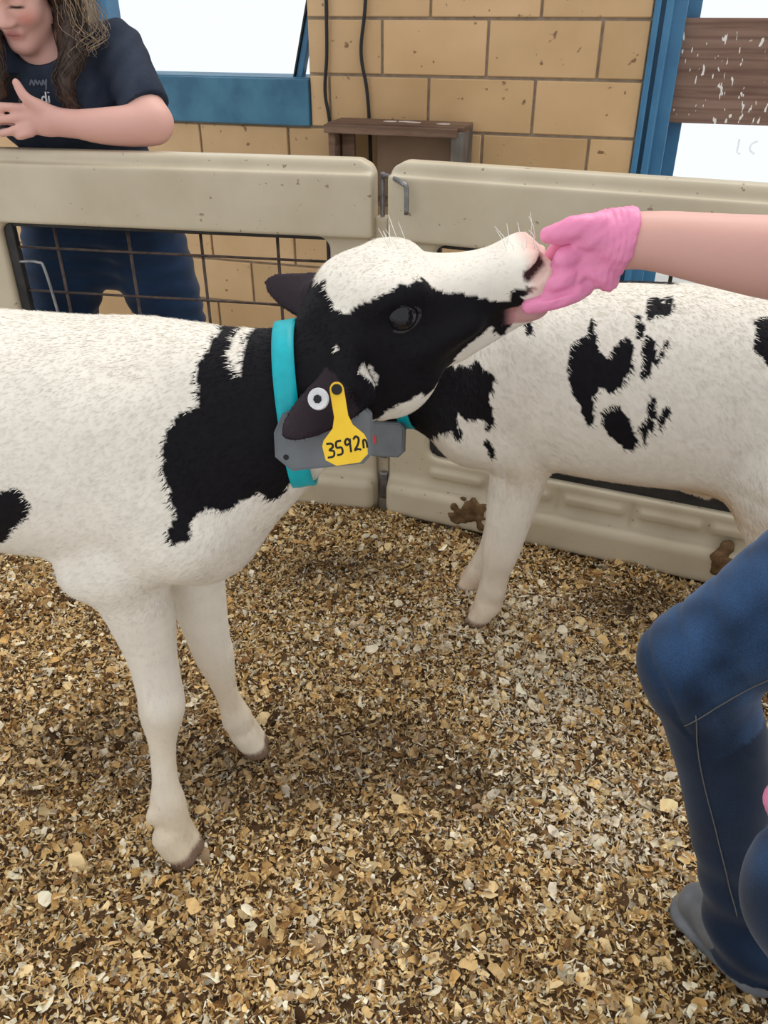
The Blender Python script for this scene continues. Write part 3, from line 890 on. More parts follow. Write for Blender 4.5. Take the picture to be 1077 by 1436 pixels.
N1e = ear_n(L1(-0.30 + 0.15, 0.985 - 0.80, 0.45), E1b, E1t); N2e = ear_n(L1(-0.30 + 0.25, 0.985 - 0.75, 0.55), E2b, E2t)
c.cut(plane((0, 0, 0.0), (0, 0, -1), (-1, -0.3, -0.05), (0.6, 0.3, 0.0)), 0.004)
V1, F1 = c.mesh(1)
PATCH1_BODY = [([(0.101, 0.899), (0.118, 0.899), (0.12, 0.851), (0.129, 0.835), (0.136, 0.823), (0.138, 0.841), (0.137, 0.855), (0.143, 0.9), (0.176, 0.904), (0.205, 0.916), (0.235, 0.928), (0.26, 0.871), (0.294, 0.823), (0.271, 0.751), (0.241, 0.707), (0.218, 0.706), (0.201, 0.692), (0.174, 0.659), (0.159, 0.665), (0.151, 0.68), (0.146, 0.675), (0.118, 0.662), (0.097, 0.673), (0.086, 0.669), (0.082, 0.66), (0.082, 0.646), (0.074, 0.638), (0.064, 0.641), (0.058, 0.652), (0.061, 0.666), (0.067, 0.67), (0.062, 0.704), (0.057, 0.722), (0.055, 0.747), (0.057, 0.778), (0.064, 0.788), (0.079, 0.792), (0.093, 0.797), (0.089, 0.819), (0.091, 0.84), (0.095, 0.853)], 0), ([(-0.215, 0.685), (-0.144, 0.702), (-0.129, 0.708), (-0.113, 0.701), (-0.11, 0.688), (-0.119, 0.666), (-0.142, 0.649), (-0.165, 0.624), (-0.178, 0.613), (-0.361, 0.47)], -1)]
PATCH1_HEAD = [[(-0.004, -0.018), (0.012, -0.014), (0.025, -0.016), (0.049, -0.003), (0.075, 0.005), (0.093, 0.01), (0.118, 0.005), (0.133, -0.011), (0.145, -0.021), (0.166, -0.029), (0.186, -0.041), (0.198, -0.049), (0.217, -0.05), (0.223, -0.038), (0.233, -0.034), (0.254, -0.033), (0.236, -0.044), (0.231, -0.064), (0.226, -0.082), (0.212, -0.109), (0.191, -0.095), (0.146, -0.123), (0.102, -0.149), (0.061, -0.174), (0.018, -0.201), (-0.024, -0.218), (-0.054, -0.186), (-0.06, -0.109), (-0.053, -0.071), (-0.029, -0.037)]]
PATCH1_HEAD_WHITE = [[(0.095, -0.14), (0.051, -0.154), (0.016, -0.178), (0.0, -0.197), (0.04, -0.187), (0.101, -0.158)], [(0.031, -0.068), (0.041, -0.083), (0.048, -0.097), (0.046, -0.112), (0.041, -0.103), (0.038, -0.089), (0.029, -0.079)], [(0.004, -0.047), (0.011, -0.045), (0.011, -0.05), (0.004, -0.052)], [(0.199, -0.084), (0.157, -0.108), (0.143, -0.117), (0.15, -0.13), (0.196, -0.103)]]
def coat1(V):
    Cc = np.tile(WHITE, (len(V), 1))
    x, y, z = V.T
    hl = (V - H1o) @ H1R / 0.975                         # head coordinates
    jx = 0.0022 * wobble(V, 110, 1) + 0.0018 * wobble(V, 300, 2); jz = 0.0022 * wobble(V, 110, 3) + 0.0018 * wobble(V, 300, 4)
    ishead = (hl[:, 0] > -0.01) & (z > 0.72) & (x > 0.17)
    blk = np.zeros(len(V), bool)
    for poly, side in PATCH1_BODY:
        blk |= inpoly(x + jx, z + jz, poly) & ((y * side > -0.005) if side else True)
    near = np.zeros(len(V), bool)
    for poly in PATCH1_HEAD:
        near |= inpoly(hl[:, 0] + jx * 0.7, hl[:, 2] + jz * 0.7, poly)
    for poly in PATCH1_HEAD_WHITE:
        near &= ~inpoly(hl[:, 0] + jx * 0.5, hl[:, 2] + jz * 0.5, poly)
    inhead = (hl[:, 0] > -0.06) & (hl[:, 2] > -0.20) & (x > 0.16)
    blk = np.where(inhead & near, True, blk)
    for poly in PATCH1_HEAD_WHITE:
        blk &= ~(inhead & inpoly(hl[:, 0] + jx * 0.5, hl[:, 2] + jz * 0.5, poly))
    for b, t, nn in ((E1b, E1t, N1e), (E2b, E2t, N2e)):
        u = (V - b) @ (t - b) / ((t - b) @ (t - b)); q = np.linalg.norm(V - b - u[:, None] * (t - b), axis=1)
        blk |= (u > 0.12) & (u < 1.05) & (q < 0.058) & (np.abs((V - b) @ nn) < 0.022)
    Cc[blk] = BLACK
    for b, t, nn in ((E1b, E1t, N1e), (E2b, E2t, N2e)):
        u = (V - b) @ (t - b) / ((t - b) @ (t - b)); q = np.linalg.norm(V - b - u[:, None] * (t - b), axis=1)
        inner = (u > 0.25) & (u < 1.05) & (q < 0.058) & ((V - b) @ nn > -0.012) & (np.abs((V - b) @ nn) < 0.022) & blk
        Cc[inner] = (0.030, 0.021, 0.027)
    # yellowish staining on the legs
    st = np.clip((0.34 - z) / 0.25, 0, 1) * (0.62 + 0.25 * wobble(V, 30, 5)); st = np.clip(st, 0, 0.8)
    Cc = np.where(blk[:, None], Cc, Cc * (1 - st[:, None]) + STAIN * st[:, None])
    hf = np.clip((0.026 - z) / 0.008, 0, 1)[:, None]; Cc = Cc * (1 - hf) + np.array((0.20, 0.13, 0.09)) * hf
    # nose leather and lips
    ns = np.clip((hl[:, 0] - 0.238) / 0.014, 0, 1) * (hl[:, 2] > -0.062) * (z > 0.75)
    ns *= np.clip((hl[:, 2] + 0.056) / 0.02, 0, 1)
    lip = np.clip((hl[:, 0] - 0.212) / 0.012, 0, 1) * ((hl[:, 2] < -0.064) & (hl[:, 2] > -0.092)) * (z > 0.75)
    pk = np.clip(np.maximum(ns * 0.75, lip * 0.9), 0, 1)[:, None]
    pkc = np.where((lip > ns)[:, None], np.array((0.55, 0.27, 0.27)), PINK)
    Cc = Cc * (1 - pk) + pkc * pk
    nos = np.min([np.linalg.norm(hl - np.array(q), axis=1) for s_ in (-1, 1) for q in ((0.256, s_ * 0.041, -0.016), (0.263, s_ * 0.033, -0.012), (0.249, s_ * 0.048, -0.021), (0.243, s_ * 0.050, -0.020))], 0)
    nos = np.full(len(V), 1.0)
    for s_ in (-1, 1):
        a_ = np.array((0.262, s_ * 0.034, -0.012)); b_ = np.array((0.243, s_ * 0.048, -0.021)); u_ = np.clip((hl - a_) @ (b_ - a_) / ((b_ - a_) @ (b_ - a_)), 0, 1)
        nos = np.minimum(nos, np.linalg.norm(hl - a_ - u_[:, None] * (b_ - a_), axis=1))
    d = np.clip((0.0088 - nos) / 0.003, 0, 1)[:, None]
    Cc = Cc * (1 - d) + np.array((0.05, 0.02, 0.02)) * d
    return Cc
def flow1(P):
    hl = (P - H1o) @ H1R
    f = np.tile(np.array((-1.0, 0, -0.55)), (len(P), 1))
    f[P[:, 2] < 0.48] = (-0.1, 0, -1)
    hd = (hl[:, 0] > 0) & (P[:, 0] > 0.2)
    f[hd] = H1R @ np.array((-1.0, 0, -0.25))
    for b, t in ((E1b, E1t), (E2b, E2t)):
        u = (P - b) @ (t - b) / ((t - b) @ (t - b)); q = np.linalg.norm(P - b - u[:, None] * (t - b), axis=1)
        f[(u > 0.1) & (u < 1.1) & (q < 0.06)] = t - b
    return f
def len1(P):
    hl = (P - H1o) @ H1R
    l = np.full(len(P), 0.0095)
    l[P[:, 2] < 0.48] = 0.006
    for b, t in ((E1b, E1t), (E2b, E2t)):
        u = (P - b) @ (t - b) / ((t - b) @ (t - b)); q = np.linalg.norm(P - b - u[:, None] * (t - b), axis=1)
        l[(u > 0.1) & (u < 1.1) & (q < 0.06)] = 0.0035
    l[(hl[:, 0] > 0.01) & (P[:, 0] > 0.2)] = 0.0065
    l[(hl[:, 0] > 0.12) & (P[:, 0] > 0.2)] = 0.0045
    l[(hl[:, 0] > 0.225) & (P[:, 0] > 0.2)] = 0.0016
    return l
C1 = coat1(V1)
body1 = furry('body', V1, F1, C1, flow1, len1, 170000, 11, M_coat, calf1)
bvh1 = bvh_of(V1, F1)
for sd in (-1, 1): eyeball(P1, H1R, sd, 0.975, calf1)
# whiskers
wh = []
for i in range(14):
    b = P1(0.225 + 0.045 * random.random(), random.uniform(-0.03, 0.03), -0.004)
    d = H1R @ np.array((random.uniform(-0.4, 0.35), random.uniform(-0.4, 0.4), 1.0)); L = random.uniform(0.012, 0.030)
    wh.append((np.array([b, b + d * L * 0.5, b + d * L + H1R @ np.array((-0.004, 0, 0))]), np.array([0.00045, 0.0004, 0.0002]), dict(sides=4)))
for i in range(7):
    b = P1(0.085 + 0.025 * random.random(), random.uniform(0.0, 0.05), 0.020)
    d = H1R @ np.array((random.uniform(-0.5, 0.2), random.uniform(0, 0.4), 1.0)); L = random.uniform(0.012, 0.030)
    wh.append((np.array([b, b + d * L * 0.5, b + d * L]), np.array([0.00045, 0.0004, 0.0002]), dict(sides=4)))
M_whisk = new_mat('white_whisker', (0.85, 0.82, 0.78), 0.5, 0.3)
link('whiskers', tubes_mesh('whiskers', wh), M_whisk, calf1)['kind'] = 'stuff'
# collar with its grey unit
col1 = band('collar', bvh1, (0.188, 0.014, 0.765), L1(-0.30 + 0.97, 0.985, 0.09), (0, 0, 1), 0.027, 0.005, M_teal, calf1)
def unit_box(name, ctr, ex, ey, size, mat, parent, chamfer=0.012):
    w, h, t = size; c_ = chamfer
    poly = [(-w/2 + c_*1.6, -h/2), (w/2 - c_, -h/2), (w/2, -h/2 + c_), (w/2, h/2 - c_), (w/2 - c_, h/2), (-w/2 + c_, h/2), (-w/2, h/2 - c_*2), (-w/2, -h/2 + c_*1.6)]
    return prism(name, poly, ctr, ex, ey, t, mat, parent, 0.003)
def wv(x, y, z): return L1(O1[0] + x, O1[1] + y, z)      # world direction -> local
bx_c = L1(-0.073, 0.893, 0.758)
bex = Vector(wv(0.965, 0.10, 0.06)); bey = Vector(wv(-0.02, 0.28, 0.95))
bx = unit_box('collar_box', bx_c, bex, bey, (0.118, 0.072, 0.030), M_graybox, col1)
bn = bex.normalized().cross(bey.normalized()).normalized()
for (a, b_) in ((-0.046, -0.018), (0.046, -0.026)):
    q = Vector(bx_c) + bex.normalized() * a + bey.normalized() * b_ + bn * 0.0155
    bm = bmesh.new(); bmesh.ops.create_cone(bm, cap_ends=True, segments=12, radius1=0.0035, radius2=0.003, depth=0.002)
    o = link('screw', bm_mesh('screw', bm), M_ink, col1); o.location = q; o.rotation_euler = bn.to_track_quat('Z', 'Y').to_euler()
# ear tag
tgo = L1(-0.0455, 0.828, 0.793)
tex = Vector(wv(0.985, 0.12, 0.10)).normalized(); tey = Vector(wv(-0.10, 0.42, 0.90)); tey = (tey - tex * tey.dot(tex)).normalized(); tez = tex.cross(tey)
outl = [(-0.008, 0.050), (-0.0075, 0.020), (-0.011, 0.008), (-0.023, -0.004), (-0.0255, -0.010), (-0.024, -0.026), (-0.013, -0.034), (0.014, -0.034), (0.024, -0.026), (0.0255, -0.010), (0.023, -0.003), (0.012, 0.009), (0.0085, 0.020), (0.008, 0.050), (0.0072, 0.0535), (0.0052, 0.0565), (0.0028, 0.058), (0, 0.0585), (-0.0028, 0.058), (-0.0052, 0.0565), (-0.0072, 0.0535)]
tagy = prism('ear_tag', outl, tgo, tex, tey, 0.0022, M_yellow, calf1, 0.0006)
tag(tagy, 'yellow plastic ear tag numbered 3592 hanging from the near ear')
def disc(name, ctr, n, r, d, mat, parent, seg=24, r2=None):
    bm = bmesh.new(); bmesh.ops.create_cone(bm, cap_ends=True, segments=seg, radius1=r, radius2=r2 if r2 else r * 0.92, depth=d)
    o = link(name, bm_mesh(name, bm), mat, parent); o.location = ctr; o.rotation_euler = Vector(n).to_track_quat('Z', 'Y').to_euler(); return o
disc('tag_stud', Vector(tgo) + tey * 0.050 + tez * 0.002, tez, 0.0062, 0.003, M_ink, tagy)
strokes = {'3': [[(0, 1), (0.5, 0.95), (0.55, 0.7), (0.2, 0.52), (0.6, 0.4), (0.5, 0.05), (-0.05, 0.0)]],
           '5': [[(0.55, 1), (0.1, 0.95), (0.05, 0.55), (0.5, 0.5), (0.5, 0.08), (0.0, 0.0)]],
           '9': [[(0.5, 0.8), (0.3, 1), (0.05, 0.8), (0.15, 0.55), (0.5, 0.7), (0.5, 0.95), (0.48, 0.0)]],
           '2': [[(0.0, 0.8), (0.25, 1), (0.5, 0.8), (0.35, 0.4), (0.0, 0.02), (0.25, 0.08), (0.6, 0.0)]],
           'n': [[(0.0, 0.0), (0.05, 0.55), (0.3, 0.5), (0.35, 0.0)]]}
for i, ch in enumerate('3592n'):
    for sidx, pts in enumerate(strokes[ch]):
        hgt = 0.0155
        P = [Vector(tgo) + tex * (-0.0205 + i * 0.0102 + p[0] * 0.0120) + tey * (-0.0235 + i * 0.0012 + p[1] * hgt) + tez * 0.0013 for p in pts]
        tube('numeral' if ch != 'n' else 'mark', [tuple(p) for p in P], 0.00125, M_ink, tagy, 4, 6, (tuple(tez), 0.35))
# round white button tag
btc = Vector(L1(-0.0735, 0.843, 0.829))
bt = disc('button_tag', btc, tez + tex * -0.3, 0.0125, 0.003, M_white_pl, calf1, 28)
disc('button_hole', btc + (tez - tex * 0.3).normalized() * 0.0018, tez + tex * -0.3, 0.0052, 0.002, M_ink, calf1, 7)

# ---- the second calf
O2 = (0.225, 1.525); Y2 = math.radians(162)
L2 = frame(O2, Y2)
calf2 = empty('calf', (*O2, 0), Y2)
tag(calf2, 'white calf with ragged black flank spots standing along the beige panel', 'calf', 'black and white calves in the pen')
def lp2(rows): return [(*L2(r[0], r[1], r[2]), r[3]) for r in rows]
c = Clay((-0.90, -0.27, -0.01), (0.52, 0.27, 0.90), 0.0042)
trunk2 = [(-0.76, 0.66, 0.56, 0.02), (-0.73, 0.72, 0.47, 0.075), (-0.62, 0.772, 0.425, 0.135), (-0.48, 0.785, 0.415, 0.152), (-0.35, 0.785, 0.405, 0.158), (-0.22, 0.780, 0.402, 0.158), (-0.10, 0.768, 0.405, 0.148),
          (-0.02, 0.755, 0.400, 0.132), (0.05, 0.725, 0.405, 0.108), (0.11, 0.690, 0.425, 0.088), (0.17, 0.655, 0.450, 0.076), (0.22, 0.635, 0.475, 0.066), (0.27, 0.61, 0.50, 0.045)]
c.add(loft(trunk2, p=2.15), 0.01)
for sd in (-1, 1):
    c.add(cone((-0.06, sd * 0.080, 0.68), (0.02, sd * 0.088, 0.50), 0.060, 0.066), 0.06)
    c.add(ell((-0.56, sd * 0.095, 0.56), (0.14, 0.075, 0.16)), 0.05)
    chain(c, [(-0.56, sd * 0.11, 0.50, 0.105), (-0.565, sd * 0.11, 0.40, 0.075), (-0.645, sd * 0.105, 0.29, 0.042), (-0.64, sd * 0.10, 0.18, 0.030), (-0.625, sd * 0.10, 0.08, 0.032), (-0.605, sd * 0.10, 0.045, 0.028)], 0.03)
    hoof(c, (-0.585, sd * 0.10, 0.0), (1, 0, 0), 1.1)
chain(c, lp2([(0.225, 1.435, 0.49, 0.062), (0.272, 1.450, 0.43, 0.060), (0.266, 1.455, 0.34, 0.053), (0.258, 1.460, 0.25, 0.0435), (0.252, 1.463, 0.20, 0.0400), (0.246, 1.467, 0.14, 0.0300), (0.242, 1.470, 0.095, 0.031), (0.236, 1.473, 0.055, 0.032)]), 0.02)
hoof(c, L2(0.222, 1.475, -0.004), (1, 0.1, 0), 1.2)
chain(c, lp2([(0.235, 1.60, 0.47, 0.055), (0.288, 1.60, 0.40, 0.055), (0.280, 1.603, 0.28, 0.040), (0.272, 1.603, 0.20, 0.036), (0.252, 1.60, 0.12, 0.027), (0.236, 1.598, 0.07, 0.030), (0.228, 1.597, 0.045, 0.028)]), 0.02)
hoof(c, L2(0.210, 1.598, -0.004), (1, 0.1, 0), 1.2)
c.add(ell((0.04, 0, 0.45), (0.06, 0.075, 0.055)), 0.05)
c.add(cone((-0.40, 0, 0.415), (-0.43, 0, 0.395), 0.03, 0.018), 0.03)                                # navel fold
H2o = np.array((0.245, 0.0, 0.640)); H2R = rot_zyx(0, math.radians(-30))
P2 = add_head(c, H2o, H2R, 0.95, 0.0)
for sd in (-1, 1):
    b_ = P2(0.0, sd * 0.06, -0.035); t_ = b_ + np.array((-0.05, sd * 0.10, -0.02))
    c.add(leaf(b_, t_, (0.6, 0, 0.8), 0.038, 0.007, 0.012), 0.012)
c.cut(plane((0, 0, 0.0), (0, 0, -1), (-1, -0.3, -0.05), (0.6, 0.3, 0.0)), 0.004)
V2, F2 = c.mesh(1)
PATCH2_BODY = [[(-0.142, 0.696), (-0.149, 0.709), (-0.168, 0.717), (-0.169, 0.734), (-0.172, 0.742), (-0.178, 0.735), (-0.18, 0.721), (-0.199, 0.702), (-0.213, 0.688), (-0.219, 0.705), (-0.225, 0.718), (-0.236, 0.725), (-0.248, 0.713), (-0.251, 0.681), (-0.238, 0.651), (-0.222, 0.634), (-0.203, 0.64), (-0.196, 0.62), (-0.202, 0.588), (-0.201, 0.566), (-0.187, 0.575), (-0.178, 0.604), (-0.155, 0.633), (-0.143, 0.668)], [(-0.215, 0.603), (-0.225, 0.615), (-0.244, 0.61), (-0.261, 0.59), (-0.279, 0.558), (-0.277, 0.53), (-0.261, 0.532), (-0.237, 0.555), (-0.22, 0.574)], [(-0.279, 0.579), (-0.291, 0.54), (-0.296, 0.545), (-0.294, 0.574), (-0.305, 0.566), (-0.305, 0.597), (-0.297, 0.634), (-0.289, 0.639), (-0.288, 0.614), (-0.288, 0.594)], [(-0.307, 0.603), (-0.314, 0.617), (-0.324, 0.625), (-0.329, 0.613), (-0.323, 0.596), (-0.313, 0.584)], [(-0.254, 0.772), (-0.271, 0.777), (-0.284, 0.771), (-0.298, 0.777), (-0.304, 0.765), (-0.293, 0.757), (-0.278, 0.758), (-0.269, 0.747), (-0.258, 0.757)], [(-0.24, 0.751), (-0.25, 0.756), (-0.258, 0.743), (-0.257, 0.724), (-0.248, 0.723)], [(-0.257, 0.719), (-0.265, 0.728), (-0.28, 0.726), (-0.289, 0.702), (-0.283, 0.674), (-0.273, 0.661), (-0.266, 0.688)], [(-0.291, 0.712), (-0.299, 0.728), (-0.304, 0.719), (-0.297, 0.697), (-0.291, 0.691)], [(0.453, 0.643), (0.194, 0.637), (0.125, 0.63), (0.061, 0.628), (0.019, 0.651), (-0.014, 0.644), (-0.022, 0.616), (-0.016, 0.602), (-0.026, 0.539), (-0.017, 0.531), (-0.003, 0.551), (0.033, 0.549), (0.049, 0.551), (0.045, 0.525), (0.081, 0.497), (0.138, 0.414), (0.17, 0.419), (0.202, 0.435), (0.473, 0.358)], [(-0.008, 0.504), (-0.022, 0.512), (-0.03, 0.494), (-0.027, 0.469), (-0.017, 0.477)], [(0.056, 0.518), (0.038, 0.53), (0.032, 0.508), (0.046, 0.499)], [(-0.061, 0.727), (-0.076, 0.731), (-0.076, 0.716), (-0.067, 0.713)], [(-0.427, 0.761), (-0.45, 0.77), (-0.497, 0.77), (-0.51, 0.686), (-0.461, 0.705), (-0.439, 0.722)]]
def coat2(V):
    Cc = np.tile(WHITE, (len(V), 1)); x, y, z = V.T
    jx = 0.003 * wobble(V, 90, 21) + 0.002 * wobble(V, 260, 22); jz = 0.003 * wobble(V, 90, 23) + 0.003 * wobble(V, 240, 24)
    blk = np.zeros(len(V), bool)
    for poly in PATCH2_BODY: blk |= inpoly(x + jx, z + jz, poly) & (y > -0.01)
    blk |= inpoly(x + jx, z + jz, [(-0.30, 0.80), (-0.1, 0.80), (-0.12, 0.55), (-0.27, 0.52)]) & (y < -0.01)
    hl = (V - H2o) @ H2R / 0.95
    blk |= (hl[:, 0] > -0.03) & (x > 0.18) & (hl[:, 0] < 0.22) & (np.abs(hl[:, 1]) > 0.02)
    Cc[blk] = BLACK
    st = np.clip((0.30 - z) / 0.2, 0, 1) * 0.55 + np.clip(1 - np.abs(z - 0.42) / 0.05, 0, 1) * (x < -0.05) * 0.45 + np.clip(1 - np.hypot(x + 0.42, (z - 0.42)) / 0.07, 0, 1) * 0.6
    st = np.clip(st * (0.8 + 0.4 * wobble(V, 25, 25)), 0, 0.9)
    Cc = np.where(blk[:, None], Cc, Cc * (1 - st[:, None]) + np.array((0.60, 0.43, 0.27)) * st[:, None])
    hf = np.clip((0.024 - z) / 0.008, 0, 1)[:, None]; Cc = Cc * (1 - hf) + np.array((0.26, 0.17, 0.12)) * hf
    return Cc
def flow2(P):
    f = np.tile(np.array((-0.8, 0, -0.75)), (len(P), 1)); f[P[:, 2] < 0.40] = (-0.1, 0, -1); return f
def len2(P):
    l = np.full(len(P), 0.012); l[P[:, 2] < 0.36] = 0.008; l[P[:, 0] > 0.26] = 0.006; return l
C2 = coat2(V2)
body2 = furry('body', V2, F2, C2, flow2, len2, 110000, 12, M_coat, calf2)
bvh2 = bvh_of(V2, F2)
for sd in (-1, 1): eyeball(P2, H2R, sd, 0.95, calf2)
col2 = band('collar', bvh2, (0.185, 0, 0.555), (0.98, 0, -0.2), (0, 0, 1), 0.027, 0.006, M_teal, calf2)
bc2 = L2(0.003, 1.500, 0.452)
def wv2(x, y, z): return L2(O2[0] + x, O2[1] + y, z)
e2x = Vector(wv2(0.97, -0.2, 0.05)); e2y = Vector(wv2(0.02, 0.3, 0.95))
unit_box('collar_box', bc2, e2x, e2y, (0.080, 0.070, 0.03), M_graybox, col2, 0.010)
n2 = e2x.normalized().cross(e2y.normalized())
prism('red_mark', [(-0.006, -0.009), (0.006, -0.007), (0.005, 0.009), (-0.006, 0.007)], Vector(bc2) + n2 * 0.0158 - e2x.normalized() * 0.022, e2x, e2y, 0.001, M_red, col2)
# ------------------------------------------------------------------ people
SKIN = np.array((0.68, 0.385, 0.325))
def add_human_head(c, o, R, s=1.0):
    o = np.array(o, float); R = np.array(R)
    P = lambda x, y, z: o + R @ (np.array((x, y, z)) * s)
    E = lambda p, r, k: c.add(ell(P(*p), np.array(r) * s, R), k)
    E((-0.012, 0, 0.030), (0.098, 0.076, 0.095), 0.01)
    E((0.030, 0, -0.035), (0.062, 0.060, 0.085), 0.03)
    for sd in (-1, 1):
        c.add(cone(P(0.015, sd * 0.046, -0.068), P(0.066, sd * 0.014, -0.108), 0.022 * s, 0.017 * s), 0.03)
        c.add(cone(P(0.084, sd * 0.010, 0.020), P(0.072, sd * 0.046, 0.017), 0.012 * s, 0.011 * s), 0.015)
        E((0.060, sd * 0.040, -0.032), (0.028, 0.026, 0.028), 0.025)
        c.cut(ell(P(0.101, sd * 0.033, -0.001), np.array((0.018, 0.020, 0.012)) * s, R), 0.012)
        E((0.078, sd * 0.033, -0.002), (0.013, 0.017, 0.012), 0.006)
        E((-0.008, sd * 0.076, -0.012), (0.018, 0.009, 0.031), 0.008)
        E((0.100, sd * 0.0125, -0.042), (0.010, 0.008, 0.008), 0.008)
    E((0.076, 0, -0.110), (0.017, 0.020, 0.015), 0.02)
    c.add(cone(P(0.090, 0, 0.004), P(0.111, 0, -0.036), 0.008 * s, 0.0115 * s), 0.014)
    c.add(cone(P(0.086, -0.017, -0.070), P(0.086, 0.017, -0.070), 0.0062 * s, 0.0062 * s), 0.012)
    c.add(cone(P(0.084, -0.013, -0.080), P(0.084, 0.013, -0.080), 0.0068 * s, 0.0068 * s), 0.010)
    c.cut(cone(P(0.094, -0.020, -0.0755), P(0.094, 0.020, -0.0755), 0.0022 * s, 0.0022 * s), 0.004)
    return P
def head_tint(V, o, R, s=1.0):
    C = np.tile(SKIN, (len(V), 1))
    h = (V - np.array(o)) @ np.array(R) / s
    def blend(w, col):
        nonlocal C
        w = np.clip(w, 0, 1)[:, None]; C = C * (1 - w) + np.array(col) * w
    near = np.linalg.norm(h, axis=1) < 0.2
    for sd in (-1, 1):
        blend(near * (1 - np.linalg.norm((h - (0.070, sd * 0.045, -0.035)) / (0.05, 0.026, 0.026), axis=1)) * 1.2, (0.70, 0.27, 0.23))
        blend(near * (h[:, 0] > 0.05) * (1.3 - np.linalg.norm((h[:, 1:] - (sd * 0.034, 0.026 )) / (0.022, 0.0048), axis=1)) * 2, (0.10, 0.055, 0.035))
        blend(near * (h[:, 0] > 0.05) * (1.3 - np.linalg.norm((h[:, 1:] - (sd * 0.033, -0.009)) / (0.017, 0.0034), axis=1)) * 2, (0.05, 0.03, 0.03))
    blend(near * (h[:, 0] > 0.06) * (1.4 - np.linalg.norm((h[:, 1:] - (0, -0.0755)) / (0.021, 0.0105), axis=1)) * 1.6, (0.58, 0.25, 0.23))
    blend(near * (h[:, 0] > 0.06) * (1.2 - np.linalg.norm((h[:, 1:] - (0, -0.0755)) / (0.020, 0.0016), axis=1)) * 2, (0.28, 0.09, 0.08))
    return C
def part_mesh(name, c, root, mat, smooth=1, tint=None, wrinkle=None):
    V, F = c.mesh(smooth)
    if wrinkle is not None:
        V = V + normals(V, F) * wrinkle(V)[:, None]
    me = mesh_np(name, V - np.array(root.location), F)
    if tint is not None: color_attr(me, tint(V))
    return link(name, me, mat, root), V, F
def cut_plane(c, p, n, ext, k=0.004):
    p = np.array(p, float); c.cut(plane(p, n, p - ext, p + ext), k)

# ---- the helper feeding the calf
wk = empty('person', (0.56, 0.60, 0.0))
tag(wk, 'person in blue jeans and pink gloves reaching to the calf from the right edge', 'person')
KR, HR, AKR = (0.385, 0.770, 0.505), (0.660, 0.715, 0.85), (0.520, 0.700, 0.075)
KL, HL, AKL = (0.438, 0.480, 0.465), (0.690, 0.525, 0.83), (0.600, 0.400, 0.085)
def worker_arm(c, inf=0.0, k=0.02):
    chain(c, [(0.64, 0.80, 1.18, 0.062 + inf), (0.60, 0.865, 1.08, 0.052 + inf), (0.545, 0.935, 0.955, 0.044 + inf)], k)
    chain(c, [(0.545, 0.935, 0.955, 0.044 + inf), (0.47, 0.945, 0.955, 0.0475 + inf), (0.39, 0.957, 0.962, 0.041 + inf), (0.32, 0.968, 0.970, 0.0340 + inf), (0.285, 0.972, 0.970, 0.031 + inf)], k)
def right_hand(c, inf=0.0, k=0.004):
    c.add(cone((0.286, 0.972, 0.970), (0.258, 0.973, 0.964), 0.031 + inf, 0.033 + inf, (1, 1.25, 1)), k)
    c.add(ell((0.245, 0.982, 0.957), (0.034 + inf, 0.016 + inf, 0.043 + inf), rot_zyx(0, math.radians(-24))), 0.016)   # palm
    c.add(ell((0.243, 0.958, 0.976), (0.028 + inf, 0.015 + inf, 0.017 + inf), rot_zyx(0, math.radians(8))), 0.008)     # ball of the thumb
    c.add(ell((0.249, 0.961, 0.936), (0.030 + inf, 0.015 + inf, 0.015 + inf), rot_zyx(0, math.radians(-34))), 0.010)    # heel of the hand
    chain(c, [(0.243, 0.964, 0.987, 0.0158 + inf), (0.222, 0.960, 0.988, 0.0143 + inf), (0.204, 0.963, 0.982, 0.0128 + inf), (0.189, 0.974, 0.976, 0.0105 + inf)], k)         # thumb
    chain(c, [(0.228, 0.992, 0.978, 0.0120 + inf), (0.210, 0.992, 0.962, 0.0112 + inf), (0.196, 0.990, 0.940, 0.0102 + inf), (0.172, 0.990, 0.920, 0.0092 + inf)], k)         # index
    chain(c, [(0.228, 0.972, 0.960, 0.0118 + inf), (0.207, 0.956, 0.953, 0.0115 + inf), (0.199, 0.962, 0.938, 0.0102 + inf), (0.176, 0.980, 0.916, 0.0090 + inf)], k)         # middle
    chain(c, [(0.230, 0.962, 0.938, 0.0118 + inf), (0.207, 0.949, 0.932, 0.0113 + inf), (0.188, 0.951, 0.922, 0.0102 + inf), (0.165, 0.970, 0.908, 0.0090 + inf)], k)         # ring
    chain(c, [(0.236, 0.960, 0.921, 0.0115 + inf), (0.214, 0.946, 0.913, 0.0105 + inf), (0.190, 0.941, 0.907, 0.0096 + inf), (0.170, 0.944, 0.902, 0.0085 + inf)], k)         # little
    for a_, b_, r_ in (((0.266, 0.942, 0.960), (0.222, 0.946, 0.963), 0.0040), ((0.258, 0.944, 0.948), (0.222, 0.948, 0.945), 0.0026), ((0.232, 0.946, 0.958), (0.221, 0.944, 0.930), 0.0024), ((0.222, 0.940, 0.923), (0.185, 0.936, 0.914), 0.0028)):
        c.cut(cone(a_, b_, r_, r_), 0.004)
